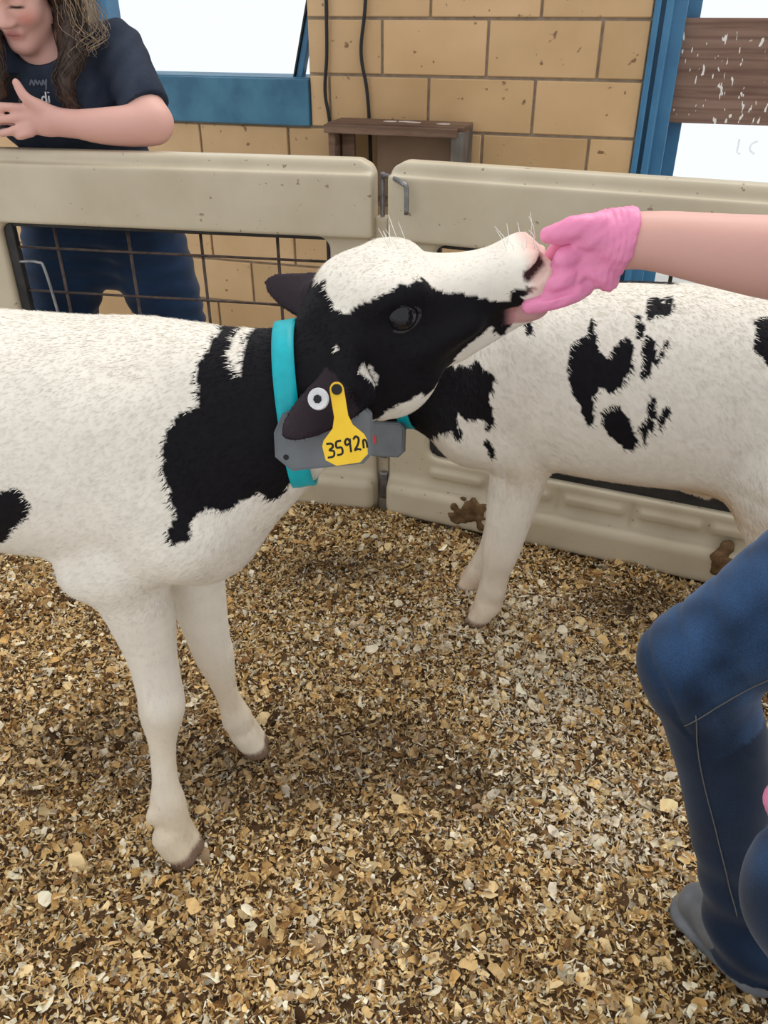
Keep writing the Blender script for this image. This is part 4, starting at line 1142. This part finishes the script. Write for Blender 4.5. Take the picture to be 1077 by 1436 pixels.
def left_hand(c, inf=0.0, k=0.008):
    o = np.array((-0.020, 0.012, -0.030))
    c.add(cone(o + (0.480, 0.485, 0.665), o + (0.455, 0.500, 0.640), 0.030 + inf, 0.028 + inf), k)
    c.add(ell(o + (0.440, 0.507, 0.612), (0.030 + inf, 0.036 + inf, 0.044 + inf), rot_zyx(0.5, 0.6)), 0.02)
    for i in range(4):
        b = o + (0.415 + 0.010 * i, 0.528 - 0.022 * i, 0.590); L = (0.036, 0.042, 0.040, 0.030)[i]
        chain(c, [(*b, 0.0115 + inf), (*(b + (-0.007, 0.006, -L * 0.8)), 0.0108 + inf), (*(b + (0.002, 0.004, -L * 1.5)), 0.0092 + inf)], k)
    chain(c, [(*(o + (0.440, 0.535, 0.632)), 0.0145 + inf), (*(o + (0.428, 0.556, 0.606)), 0.0130 + inf), (*(o + (0.420, 0.560, 0.580)), 0.0105 + inf)], k)
def worker_legs(c, inf, k=0.03):
    for K, Hh, A in ((KR, HR, AKR), (KL, HL, AKL)):
        K, Hh, A = np.array(K), np.array(Hh), np.array(A)
        m = K * 0.45 + Hh * 0.55; cf = K * 0.68 + A * 0.32 + (0.012, -0.004, 0)
        chain(c, [(*Hh, 0.095 + inf), (*m, 0.082 + inf), (*(K + (Hh - K) * 0.12), 0.063 + inf), (*K, 0.057 + inf)], k)
        chain(c, [(*K, 0.057 + inf), (*cf, 0.054 + inf), (*(K * 0.25 + A * 0.75), 0.043 + inf), (*A, 0.040 + inf)], k)
def worker_torso(c, inf):
    c.add(ell((0.70, 0.62, 0.86), (0.12 + inf, 0.165 + inf, 0.13 + inf)), 0.04)
    c.add(ell((0.69, 0.62, 1.00), (0.105 + inf, 0.15 + inf, 0.16 + inf)), 0.05)
    c.add(ell((0.665, 0.62, 1.14), (0.105 + inf, 0.165 + inf, 0.13 + inf)), 0.05)
    for y in (0.80, 0.45): c.add(ell((0.645, y, 1.175), (0.06 + inf, 0.065 + inf, 0.06 + inf)), 0.04)
WH_o = (0.585, 0.62, 1.415); WH_R = rot_zyx(math.radians(170), math.radians(-25))
c = Clay((0.10, 0.25, -0.01), (0.88, 1.06, 1.58), 0.006)
worker_torso(c, -0.006); worker_legs(c, -0.012); worker_arm(c); right_hand(c, -0.0025)
chain(c, [(0.655, 0.45, 1.18, 0.058), (0.635, 0.40, 1.02, 0.050), (0.61, 0.40, 0.90, 0.045)], 0.02)
chain(c, [(0.61, 0.40, 0.90, 0.045), (0.52, 0.45, 0.77, 0.040), (0.460, 0.497, 0.640, 0.029)], 0.02)
left_hand(c, -0.0025)
chain(c, [(0.655, 0.62, 1.22, 0.065), (0.615, 0.62, 1.32, 0.058)], 0.03)
add_human_head(c, WH_o, WH_R, 1.0)
for A, T in ((AKR, (0.495, 0.738, 0.030)), (AKL, (0.53, 0.43, 0.035))):
    chain(c, [(*A, 0.034), (*T, 0.020)], 0.02)
part_mesh('body', c, wk, M_skin, 1, lambda V: head_tint(V, WH_o, WH_R))
# jeans
c = Clay((0.28, 0.27, 0.0), (0.88, 0.92, 1.02), 0.0055)
worker_legs(c, 0.006)
c.add(ell(KL, (0.085, 0.075, 0.088)), 0.03)
c.add(cone((0.535, 0.668, 0.055), (0.548, 0.650, 0.030), 0.060, 0.058), 0.03)
c.add(ell((0.70, 0.62, 0.87), (0.128, 0.172, 0.13)), 0.05)
for A, K in ((AKR, KR), (AKL, KL)):
    A = np.array(A); K = np.array(K); d = (K - A) / np.linalg.norm(K - A)
    c.add(cone(A + d * 0.04, A - d * 0.02 + (0.004, -0.012, 0), 0.048, 0.057), 0.02)
    c.cut(plane(A - d * 0.035, -d, A - 0.10, A + 0.10), 0.004)
cut_plane(c, (0.70, 0.62, 0.96), (0.15, 0, 1), 0.25)
def denim_wrinkle(V):
    kn = np.zeros(len(V))
    for K, Hh, A in ((KR, HR, AKR), (KL, HL, AKL)):
        K = np.array(K); d = V - K; r = np.linalg.norm(d, axis=1)
        ax = np.array(Hh) - K; ax = ax / np.linalg.norm(ax); u = d @ ax
        kn += np.exp(-(r / 0.16) ** 2) * (-0.0050 * (1 - np.abs(np.sin(u * 48 + 3.5 * wobble(V, 11, 31)))) ** 3 * (u > -0.05) + 0.0026 * wobble(V, 40, 32))
        sh = np.array(A) - K; L = np.linalg.norm(sh); t = (d @ sh) / L / L
        kn += 0.0030 * np.clip((t - 0.55) / 0.3, 0, 1) * np.sin(t * 38 + 5 * wobble(V, 14, 33))
    return kn + 0.002 * wobble(V, 16, 34)
def denim_tint(V):  # pale thigh, dark shin: some fade, mostly light and shade put into the colour
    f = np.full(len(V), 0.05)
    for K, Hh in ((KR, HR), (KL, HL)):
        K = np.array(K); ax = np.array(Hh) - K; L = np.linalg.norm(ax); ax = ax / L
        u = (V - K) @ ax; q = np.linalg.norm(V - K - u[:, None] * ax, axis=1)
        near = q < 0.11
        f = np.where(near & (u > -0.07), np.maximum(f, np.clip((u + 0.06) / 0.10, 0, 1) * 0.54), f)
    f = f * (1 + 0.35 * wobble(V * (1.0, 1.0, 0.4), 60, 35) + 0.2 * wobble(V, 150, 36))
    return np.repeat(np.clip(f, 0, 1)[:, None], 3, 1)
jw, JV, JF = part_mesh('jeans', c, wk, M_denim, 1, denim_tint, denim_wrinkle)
jb = bvh_of(JV, JF)
def on_surface(bvh, pts, frm, lift=0.001):
    out = []
    for p in pts:
        p = Vector(p); o = Vector(frm); d = (p - o).normalized()
        h = bvh.ray_cast(p - d * 0.25, d, 0.5)
        if h[0] is not None: out.append(np.array(h[0] + h[1] * lift))
    return np.array(out)
def seam(pts, frm):
    S = on_surface(jb, smooth_path(pts, 10), frm)
    if len(S) > 3: link('seam', tubes_mesh('seam', [(S - np.array(wk.location), 0.0009, dict(sides=5))]), M_seam, jw)
seam([(0.372, 0.735, 0.435), (0.385, 0.715, 0.475), (0.42, 0.70, 0.53), (0.50, 0.68, 0.62), (0.58, 0.66, 0.72)], (0.15, 0.0, 1.15))
seam([(0.385, 0.75, 0.44), (0.405, 0.74, 0.36), (0.44, 0.725, 0.26), (0.475, 0.71, 0.16), (0.50, 0.70, 0.09)], (0.15, 0.0, 1.15))
# boots
def boot(T, A, heel):
    T, A, heel = np.array(T), np.array(A), np.array(heel)
    lo = np.minimum(np.minimum(T, A), heel) - 0.07; hi = np.maximum(np.maximum(T, A), heel) + 0.07; lo[2] = -0.02
    c = Clay(lo, hi, 0.0045)
    chain(c, [(*T, 0.032), (*(T * 0.55 + heel * 0.45 + (0, 0, 0.012)), 0.040), (*heel, 0.038)], 0.02)
    chain(c, [(*(T * 0.45 + heel * 0.55 + (0, 0, 0.02)), 0.042), (*A, 0.045)], 0.03)
    chain(c, [(*(T + (0, 0, -0.028)), 0.040), (*(heel + (0, 0, -0.028)), 0.041)], 0.006, (1, 1, 2.2))
    c.cut(plane((0, 0, 0.001), (0, 0, -1), lo, (*hi[:2], 0.0)), 0.003)
    part_mesh('boot', c, wk, M_shoe, 1)
boot((0.482, 0.752, 0.034), AKR, (0.538, 0.668, 0.036))
boot((0.530, 0.430, 0.040), AKL, (0.620, 0.385, 0.040))
# t-shirt
c = Clay((0.45, 0.30, 0.85), (0.88, 0.98, 1.36), 0.0065)
worker_torso(c, 0.006)
chain(c, [(0.64, 0.80, 1.18, 0.072), (0.605, 0.858, 1.09, 0.066)], 0.03)
chain(c, [(0.655, 0.45, 1.18, 0.072), (0.638, 0.408, 1.05, 0.066)], 0.03)
c.add(cone((0.655, 0.62, 1.20), (0.64, 0.62, 1.25), 0.085, 0.072), 0.03)
cut_plane(c, (0.60, 0.868, 1.07), (-0.35, 0.42, -0.85), 0.12)
cut_plane(c, (0.636, 0.405, 1.03), (-0.1, -0.2, -0.95), 0.10)
cut_plane(c, (0.635, 0.62, 1.262), (-0.3, 0, 0.95), 0.12)
part_mesh('t_shirt', c, wk, M_tshirt, 1, None, lambda V: 0.003 * wobble(V, 30, 36))
# gloves
c = Clay((0.135, 0.91, 0.86), (0.315, 1.03, 1.03), 0.0023)
right_hand(c, 0.0)
ca = np.array((0.268, 0.9725, 0.968)); cd = np.array((0.99, -0.02, 0.02))
for i, rr in enumerate((0.0345, 0.0355, 0.0385)):
    c.add(cone(ca + cd * (0.006 * i - 0.004), ca + cd * (0.006 * i + 0.001), rr, rr + 0.001, (1, 1.15, 1)), 0.004)
c.cut(plane(ca + cd * 0.0145, cd + np.array((0, 0, -0.22)), (0.255, 0.9, 0.9), (0.34, 1.05, 1.05)), 0.002)
def glove_wrinkle(V):
    cf = np.exp(-((V[:, 0] - 0.268) / 0.020) ** 2)
    return 0.0007 * cf * np.sin(V[:, 0] * 850 + 3.5 * wobble(V, 60, 41)) + 0.0010 * wobble(V, 150, 42) + 0.0006 * wobble(V, 330, 43)
gl, _, _ = part_mesh('glove', c, wk, M_pinkglove, 1, None, glove_wrinkle)
c = Clay((0.34, 0.43, 0.44), (0.52, 0.64, 0.70), 0.004)
left_hand(c, 0.0, 0.007)
c.cut(plane((0.467, 0.493, 0.642), (0.57, -0.35, 0.6), (0.38, 0.40, 0.56), (0.58, 0.62, 0.72)), 0.002)
part_mesh('glove', c, wk, M_pinkglove, 1)
# hair
c = Clay((0.46, 0.50, 1.26), (0.76, 0.74, 1.56), 0.006)
Ph = lambda x, y, z: np.array(WH_o) + WH_R @ np.array((x, y, z))
c.add(ell(Ph(-0.022, 0, 0.040), (0.105, 0.086, 0.100), WH_R), 0.01)
c.add(ell(Ph(-0.105, 0, 0.02), (0.05, 0.05, 0.05), WH_R), 0.02)
c.cut(ell(Ph(0.085, 0, -0.03), (0.075, 0.070, 0.085), WH_R), 0.02)
part_mesh('hair', c, wk, M_hair, 1)

# ---- the person leaning on the panel
wm = empty('person', (-0.80, 2.40, FLOOR_Z))
tag(wm, 'person in a navy t-shirt with long brown hair leaning arms on the panel', 'person')
MH_o = np.array((-0.842, 2.225, 1.252)); MH_R = rot_zyx(math.radians(-99), math.radians(-30), math.radians(-4))
LH, RH = (-0.705, 2.46, 0.62), (-0.925, 2.46, 0.62)
LEGS = [[(-0.715, 2.45, 0.66), (-0.675, 2.45, 0.50), (-0.63, 2.44, 0.33), (-0.60, 2.46, 0.12), (-0.585, 2.47, -0.04)], [(-0.915, 2.45, 0.66), (-0.955, 2.45, 0.50), (-0.985, 2.44, 0.33), (-1.0, 2.46, 0.12), (-1.01, 2.47, -0.04)]]
def woman_legs(c, inf):
    for Lg in LEGS: chain(c, [(*p, r + inf) for p, r in zip(Lg, (0.122, 0.108, 0.083, 0.066, 0.05))], 0.03)
def woman_torso(c, inf):
    c.add(ell((-0.815, 2.46, 0.72), (0.19 + inf, 0.125 + inf, 0.14 + inf)), 0.05)
    c.add(ell((-0.815, 2.42, 0.88), (0.165 + inf, 0.11 + inf, 0.15 + inf)), 0.06)
    c.add(ell((-0.815, 2.355, 1.01), (0.165 + inf, 0.12 + inf, 0.13 + inf)), 0.06)
    c.add(ell((-0.81, 2.335, 1.09), (0.150 + inf, 0.090 + inf, 0.075 + inf)), 0.06)
    for x in (-0.885, -0.745): c.add(ell((x, 2.255, 0.985), (0.065 + inf, 0.055 + inf, 0.060 + inf)), 0.05)
ARM_L = [(-0.665, 2.330, 1.112, 0.056), (-0.615, 2.265, 1.04, 0.050), (-0.560, 2.185, 0.962, 0.0455)]
FORE_L = [(-0.560, 2.185, 0.962, 0.0455), (-0.60, 2.172, 0.957, 0.0465), (-0.68, 2.165, 0.957, 0.040), (-0.755, 2.165, 0.963, 0.0295)]
ARM_R = [(-0.965, 2.330, 1.112, 0.056), (-1.03, 2.28, 1.04, 0.050), (-1.075, 2.24, 0.962, 0.0455)]
FORE_R = [(-1.075, 2.24, 0.962, 0.0455), (-1.03, 2.225, 0.957, 0.044), (-0.965, 2.20, 0.962, 0.031)]
c = Clay((-1.16, 2.02, -0.14), (-0.48, 2.62, 1.40), 0.0046)
woman_torso(c, -0.006); woman_legs(c, -0.012)
for ch in (ARM_L, FORE_L, ARM_R, FORE_R): chain(c, ch, 0.02)
chain(c, [(-0.815, 2.315, 1.09, 0.058), (-0.825, 2.275, 1.165, 0.050)], 0.03)
add_human_head(c, MH_o, MH_R, 0.96)
# left hand: palm with thumb up, fingers curled round the phone
c.add(cone((-0.755, 2.165, 0.963), (-0.785, 2.160, 0.968), 0.0285, 0.028), 0.012)
c.add(ell((-0.815, 2.152, 0.974), (0.040, 0.018, 0.038), rot_zyx(0, math.radians(-8))), 0.02)
chain(c, [(-0.812, 2.148, 0.998, 0.0155), (-0.838, 2.138, 1.022, 0.0125), (-0.852, 2.138, 1.052, 0.0095)], 0.01)
for i, (z0, dz, L) in enumerate(((0.997, 0.004, 0.078), (0.980, -0.004, 0.082), (0.962, -0.012, 0.075), (0.947, -0.006, 0.035))):
    b = np.array((-0.842, 2.148 - 0.003 * i, z0))
    chain(c, [(*b, 0.0115), (*(b + (-L * 0.55, -0.008, dz)), 0.0100), (*(b + (-L, 0.006, dz * 1.6)), 0.0085)], 0.006)
# right hand under the phone
c.add(ell((-0.945, 2.185, 0.965), (0.035, 0.036, 0.018)), 0.02)
for i in range(4): chain(c, [(-0.925 + 0.0, 2.165 + 0.019 * i, 0.962, 0.0105), (-0.895, 2.160 + 0.018 * i, 0.958, 0.0098), (-0.880, 2.158 + 0.018 * i, 0.968, 0.0085)], 0.006)
chain(c, [(-0.950, 2.155, 0.975, 0.012), (-0.925, 2.142, 0.990, 0.0105), (-0.905, 2.140, 0.995, 0.009)], 0.008)
for Lg in LEGS: chain(c, [(*Lg[-1], 0.038), (Lg[-1][0], Lg[-1][1] - 0.10, -0.085, 0.030)], 0.02)
part_mesh('body', c, wm, M_skin, 1, lambda V: head_tint(V, MH_o, MH_R, 0.96))
c = Clay((-1.16, 2.25, -0.12), (-0.48, 2.62, 0.90), 0.0065)
woman_legs(c, 0.004); c.add(ell((-0.815, 2.46, 0.73), (0.198, 0.132, 0.14)), 0.05); c.add(ell((-0.815, 2.46, 0.60), (0.08, 0.09, 0.12)), 0.03)
cut_plane(c, (-0.8, 2.45, 0.82), (0, -0.2, 1), 0.35)
part_mesh('jeans', c, wm, M_denim_dark, 1, lambda V: np.repeat((0.25 + 0.2 * wobble(V, 25, 51))[:, None], 3, 1).clip(0, 1), lambda V: 0.003 * wobble(V, 40, 52) + 0.0025 * np.sin(V[:, 2] * 130 + 3 * wobble(V, 15, 53)))
for Lg in LEGS:
    f = np.array(Lg[-1]); c = Clay(f + (-0.08, -0.22, -0.10), f + (0.08, 0.08, 0.06), 0.006)
    chain(c, [(*(f + (0, 0, -0.03)), 0.045), (*(f + (0, -0.14, -0.045)), 0.034)], 0.02)
    c.cut(plane((f[0], f[1], FLOOR_Z + 0.002), (0, 0, -1), f + (-0.1, -0.25, -0.12), (f[0] + 0.1, f[1] + 0.1, FLOOR_Z + 0.001)), 0.003)
    part_mesh('shoe', c, wm, M_cord, 1)
# t-shirt
c = Clay((-1.16, 2.05, 0.70), (-0.50, 2.62, 1.24), 0.005)
woman_torso(c, 0.005)
c.add(ell((-0.87, 2.33, 0.93), (0.11, 0.10, 0.10)), 0.05)
chain(c, [(*p[:3], p[3] + 0.013) for p in ARM_L[:2]] + [(-0.575, 2.205, 0.98, 0.061)], 0.03)
chain(c, [(*p[:3], p[3] + 0.013) for p in ARM_R[:2]] + [(-1.052, 2.26, 1.0, 0.062)], 0.03)
c.add(cone((-0.815, 2.32, 1.07), (-0.818, 2.30, 1.125), 0.082, 0.066), 0.04)
cut_plane(c, (-0.578, 2.214, 0.988), (0.48, -0.55, -0.70), 0.11)
cut_plane(c, (-1.055, 2.26, 1.0), (-0.45, -0.45, -0.75), 0.10)
c.cut(ell((-0.822, 2.235, 1.135), (0.066, 0.062, 0.052)), 0.010)
cut_plane(c, (-0.8, 2.45, 0.80), (0, 0.1, -1), 0.35)
def shirt_wrinkle(V):
    arm = np.exp(-((V[:, 0] + 0.66) / 0.07) ** 2)
    return 0.004 * wobble(V, 26, 61) + 0.003 * arm * np.sin((V[:, 0] * 0.7 - V[:, 2] * 0.6) * 150 + 2 * wobble(V, 15, 62))
ts, TV, TF = part_mesh('t_shirt', c, wm, M_tshirt, 1, None, shirt_wrinkle)
tb = bvh_of(TV, TF)
M_print_w = new_mat('white_print', (0.78, 0.78, 0.80), 0.8, 0.1)
M_print_g = new_mat('grey_print', (0.16, 0.18, 0.22), 0.8, 0.1)
def printed(name, x, z, pts, sc, mat, r):
    q = smooth_path([(x + p[0] * sc, 2.10, z + p[1] * sc) for p in pts], 6)
    S = []
    for p in q:
        h = tb.ray_cast(Vector(p), Vector((0, 1, 0)), 0.4)
        if h[0] is not None: S.append(np.array(h[0] + h[1] * 0.0015))
    if len(S) > 2: link(name, tubes_mesh(name, [(np.array(S) - np.array(wm.location), r, dict(sides=6))]), mat, ts)
printed('printed_letter', -0.822, 1.003, [(0.5, 1.5), (0.5, 0), (0.5, 0.6), (0.1, 0.85), (-0.15, 0.45), (0.1, 0.05), (0.45, 0.2)], 0.016, M_print_w, 0.0022)
printed('printed_letter', -0.822, 1.003, [(0.95, 0.95), (0.95, 0.5), (0.95, 0.0)], 0.016, M_print_w, 0.0022)
printed('printed_letter', -0.822, 1.003, [(0.95, 1.32), (0.95, 1.40), (0.96, 1.45)], 0.016, M_print_w, 0.0026)
printed('printed_script', -0.850, 1.040, [(0, 0), (0.3, 0.7), (0.6, 0.0), (0.9, 0.7), (1.2, 0.1), (1.5, 0.6), (1.8, 0.0), (2.1, 0.7), (2.3, 0.1), (2.6, 0.8), (2.4, -0.6)], 0.016, M_print_g, 0.0022)
# hair: cap, hanging locks, loose strands
c = Clay((-1.02, 2.02, 0.92), (-0.64, 2.40, 1.40), 0.0048)
Ph = lambda x, y, z: MH_o + MH_R @ np.array((x, y, z))
c.add(ell(Ph(-0.025, 0, 0.045), (0.107, 0.088, 0.100), MH_R), 0.01)
c.cut(ell(Ph(0.078, 0, -0.045), (0.085, 0.064, 0.105), MH_R), 0.02)
LOCK_L = [(*Ph(-0.005, 0.080, 0.02), 0.032), (*Ph(-0.015, 0.098, -0.06), 0.032), (-0.735, 2.20, 1.100, 0.028), (-0.752, 2.175, 1.055, 0.019), (-0.750, 2.178, 1.015, 0.017), (-0.742, 2.185, 0.985, 0.012)]
LOCK_R = [(*Ph(-0.005, -0.080, 0.02), 0.032), (*Ph(0.000, -0.092, -0.06), 0.034), (-0.915, 2.165, 1.105, 0.030), (-0.90, 2.15, 1.065, 0.022), (-0.90, 2.155, 1.03, 0.016)]
chain(c, LOCK_L, 0.02); chain(c, LOCK_R, 0.02)
c.add(ell(Ph(-0.10, 0.02, -0.02), (0.05, 0.075, 0.08), MH_R), 0.03)
part_mesh('hair', c, wm, M_hair, 1, None, lambda V: 0.0035 * wobble(V * (1, 1, 0.35), 130, 71) + 0.002 * wobble(V, 60, 72))
def strands(lock, n, spread, seed, wave=0.008, thick=0.0017):
    r = np.random.default_rng(seed); it = []
    L = np.array([p[:3] for p in lock]); Rr = np.array([p[3] for p in lock])
    for i in range(n):
        a = r.uniform(0, 6.28); q = r.uniform(0.75, 1.0 + spread)
        ph = r.uniform(0, 6.28); end = r.uniform(0.6, 1.08)
        P = smooth_path(L, 7); rr = np.interp(np.linspace(0, 1, len(P)), np.linspace(0, 1, len(L)), Rr)
        t = np.linspace(0, 1, len(P)); a2 = a + (1.4 if wave < 0.009 else 0.7) * np.sin(t * 5 + ph)
        P = P + np.stack([np.cos(a2), np.sin(a2), 0 * a2], 1) * (rr * q)[:, None] + np.stack([np.sin(t * 22 + ph), np.cos(t * 19 + ph), 0 * t], 1) * wave * (t * 1.0 + 0.15)[:, None]
        P = P[:max(4, int(len(P) * min(end, 1)))]
        it.append((P - np.array(wm.location), np.linspace(thick, 0.0006, len(P)), dict(sides=5)))
    return it
def strand_part(name, it, mat):
    o = link(name, tubes_mesh(name, it), mat, wm); o['kind'] = 'stuff'
strand_part('hair_strands', strands(LOCK_L, 80, 0.30, 81) + strands(LOCK_R, 50, 0.3, 82), M_hair)
FRIZZ = [(*Ph(-0.02, 0.088, 0.06), 0.02), (*Ph(-0.03, 0.112, 0.0), 0.03), (-0.700, 2.23, 1.155, 0.034), (-0.715, 2.21, 1.10, 0.024)]
strand_part('frizzy_strands', strands(FRIZZ, 70, 0.8, 83, 0.010, 0.0010), M_hair_light)
# phone
ph = empty('phone', (-0.905, 2.165, 0.975)); ph.rotation_euler = (math.radians(-35), 0, math.radians(8))
tag(ph, 'dark mobile phone held by the person leaning on the panel', 'phone')
box('case', (0, 0, 0.035), (0.075, 0.009, 0.15), M_phone, ph, 0.004)
M_screen = new_mat('phone_screen', (0.03, 0.05, 0.09), 0.08, 0.6)
box('screen', (0, 0.0048, 0.035), (0.068, 0.0012, 0.142), M_screen, ph, 0.0005)
# ------------------------------------------------------------------ wood shavings bedding
def bed_height(x, y):
    return (0.010 * np.sin(x * 5.1 + 1.0) * np.cos(y * 4.3) + 0.007 * np.sin(x * 11.3 + y * 7.7) + 0.005 * np.sin(x * 23 - y * 19 + 0.6) + 0.004 * np.cos(x * 37 + y * 31)) - 0.012
PEN = (-1.45, 1.35, 0.15, 2.16)
def in_pen(x, y):
    yl = 2.03 + (-0.018 - x) * 0.1819 - 0.055; yr = 2.02 - (x - 0.022) * 0.4220 - 0.065
    return y < np.where(x < 0, yl, yr)
gx = np.arange(PEN[0], PEN[1], 0.02); gy = np.arange(PEN[2], PEN[3], 0.02)
GX, GY = np.meshgrid(gx, gy, indexing='ij')
BV = np.stack([GX, GY, bed_height(GX, GY) - 0.006], -1).reshape(-1, 3)
ii, jj = np.meshgrid(np.arange(len(gx) - 1), np.arange(len(gy) - 1), indexing='ij')
a = (ii * len(gy) + jj).ravel()
BF = np.stack([a, a + len(gy), a + len(gy) + 1, a + 1], 1)
cx, cy = BV[BF].mean(1)[:, 0], BV[BF].mean(1)[:, 1]
BF = BF[in_pen(cx, cy - 0.03)]
def flakes(n, seed):
    r = np.random.default_rng(seed)
    x = r.uniform(PEN[0], PEN[1], n * 2); y = r.uniform(PEN[2], PEN[3], n * 2)
    ok = in_pen(x, y); x, y = x[ok][:n], y[ok][:n]; n = len(x)
    kind = r.random(n)
    L = np.where(kind < 0.05, r.uniform(0.016, 0.033, n), np.where(kind < 0.40, r.uniform(0.006, 0.013, n), r.uniform(0.007, 0.018, n)))
    W = np.where(kind < 0.05, r.uniform(0.35, 0.75, n) * L, np.where(kind < 0.40, r.uniform(0.4, 0.85, n) * L, r.uniform(0.12, 0.28, n) * L))
    L *= 0.5; W *= 0.5
    curl = r.normal(0, 1.0, n) * np.where(kind < 0.40, 1.4, 1.3)
    yaw = r.uniform(0, 6.283, n); tx = r.normal(0, 0.45, n); ty = r.normal(0, 0.50, n)
    ex = np.stack([np.cos(yaw), np.sin(yaw), np.tan(np.clip(tx, -1, 1))], 1); ex /= np.linalg.norm(ex, axis=1)[:, None]
    up = np.stack([-np.sin(ty) * np.sin(yaw), np.sin(ty) * np.cos(yaw), np.cos(ty)], 1)
    ey = np.cross(up, ex); ey /= np.linalg.norm(ey, axis=1)[:, None]; ez = np.cross(ex, ey)
    z = bed_height(x, y) + r.uniform(-0.004, 0.012, n)
    ctr = np.stack([x, y, z], 1)
    V = np.zeros((n, 8, 3))
    for k, t in enumerate((-1, -0.35, 0.35, 1)):
        wv_ = W * (r.uniform(0.75, 1.15, n) if abs(t) < 0.5 else r.uniform(0.15, 0.8, n))
        ang = t * curl
        cx_ = np.where(np.abs(curl) > 1e-3, np.sin(ang) / np.where(np.abs(curl) > 1e-3, curl, 1), t) * L
        cz_ = np.where(np.abs(curl) > 1e-3, (1 - np.cos(ang)) / np.where(np.abs(curl) > 1e-3, curl, 1), 0) * L
        side = r.uniform(-0.35, 0.35, n) * W
        base = ctr + ex * cx_[:, None] + ez * cz_[:, None]
        V[:, 2 * k] = base + ey * (side - wv_)[:, None]; V[:, 2 * k + 1] = base + ey * (side + wv_)[:, None]
    F = np.array([[0, 2, 3, 1], [2, 4, 5, 3], [4, 6, 7, 5]])
    F = (np.arange(n)[:, None, None] * 8 + F[None]).reshape(-1, 4)
    pal = np.array([(0.92, 0.70, 0.37), (0.82, 0.56, 0.25), (0.62, 0.37, 0.13), (0.30, 0.155, 0.055), (0.96, 0.86, 0.64), (0.09, 0.045, 0.018), (0.52, 0.36, 0.21), (0.68, 0.44, 0.17)])
    pr_ = np.array([0.20, 0.18, 0.14, 0.12, 0.15, 0.08, 0.05, 0.09])
    C = pal[r.choice(len(pal), n, p=pr_ / pr_.sum())] * r.uniform(0.72, 1.12, (n, 1))
    # damp trodden patches, with shade under the calf put into their colour; drier spots
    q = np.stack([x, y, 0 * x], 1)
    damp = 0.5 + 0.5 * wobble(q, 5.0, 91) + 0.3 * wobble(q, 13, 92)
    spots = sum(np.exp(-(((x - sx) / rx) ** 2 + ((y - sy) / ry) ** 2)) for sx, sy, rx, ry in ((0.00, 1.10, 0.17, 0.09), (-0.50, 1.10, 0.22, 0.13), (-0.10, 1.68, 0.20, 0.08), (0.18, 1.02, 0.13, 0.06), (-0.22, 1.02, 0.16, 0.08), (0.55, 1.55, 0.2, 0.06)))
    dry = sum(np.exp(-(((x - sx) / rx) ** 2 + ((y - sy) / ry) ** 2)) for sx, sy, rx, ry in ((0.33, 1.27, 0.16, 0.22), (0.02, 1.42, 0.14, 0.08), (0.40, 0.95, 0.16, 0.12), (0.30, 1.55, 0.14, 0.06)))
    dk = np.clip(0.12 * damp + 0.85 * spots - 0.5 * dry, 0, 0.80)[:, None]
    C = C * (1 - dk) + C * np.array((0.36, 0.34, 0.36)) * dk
    pale = (r.random(n) < np.clip(dry, 0, 1) * 0.55)[:, None]
    C = np.where(pale, np.array((0.95, 0.83, 0.63)) * r.uniform(0.7, 1.05, (n, 1)), C)
    CV = np.repeat(C, 8, 0) * r.uniform(0.72, 1.12, (n * 8, 1))
    return V.reshape(-1, 3), F, np.clip(CV, 0, 0.97)
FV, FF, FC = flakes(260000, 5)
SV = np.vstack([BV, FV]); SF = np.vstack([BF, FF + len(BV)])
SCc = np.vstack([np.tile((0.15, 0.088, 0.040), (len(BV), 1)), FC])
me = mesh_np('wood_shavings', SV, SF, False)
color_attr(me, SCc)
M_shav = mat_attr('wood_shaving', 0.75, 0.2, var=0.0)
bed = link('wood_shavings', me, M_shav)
tag(bed, 'loose golden brown wood shavings bedding covering the pen floor', 'bedding', kind='stuff')
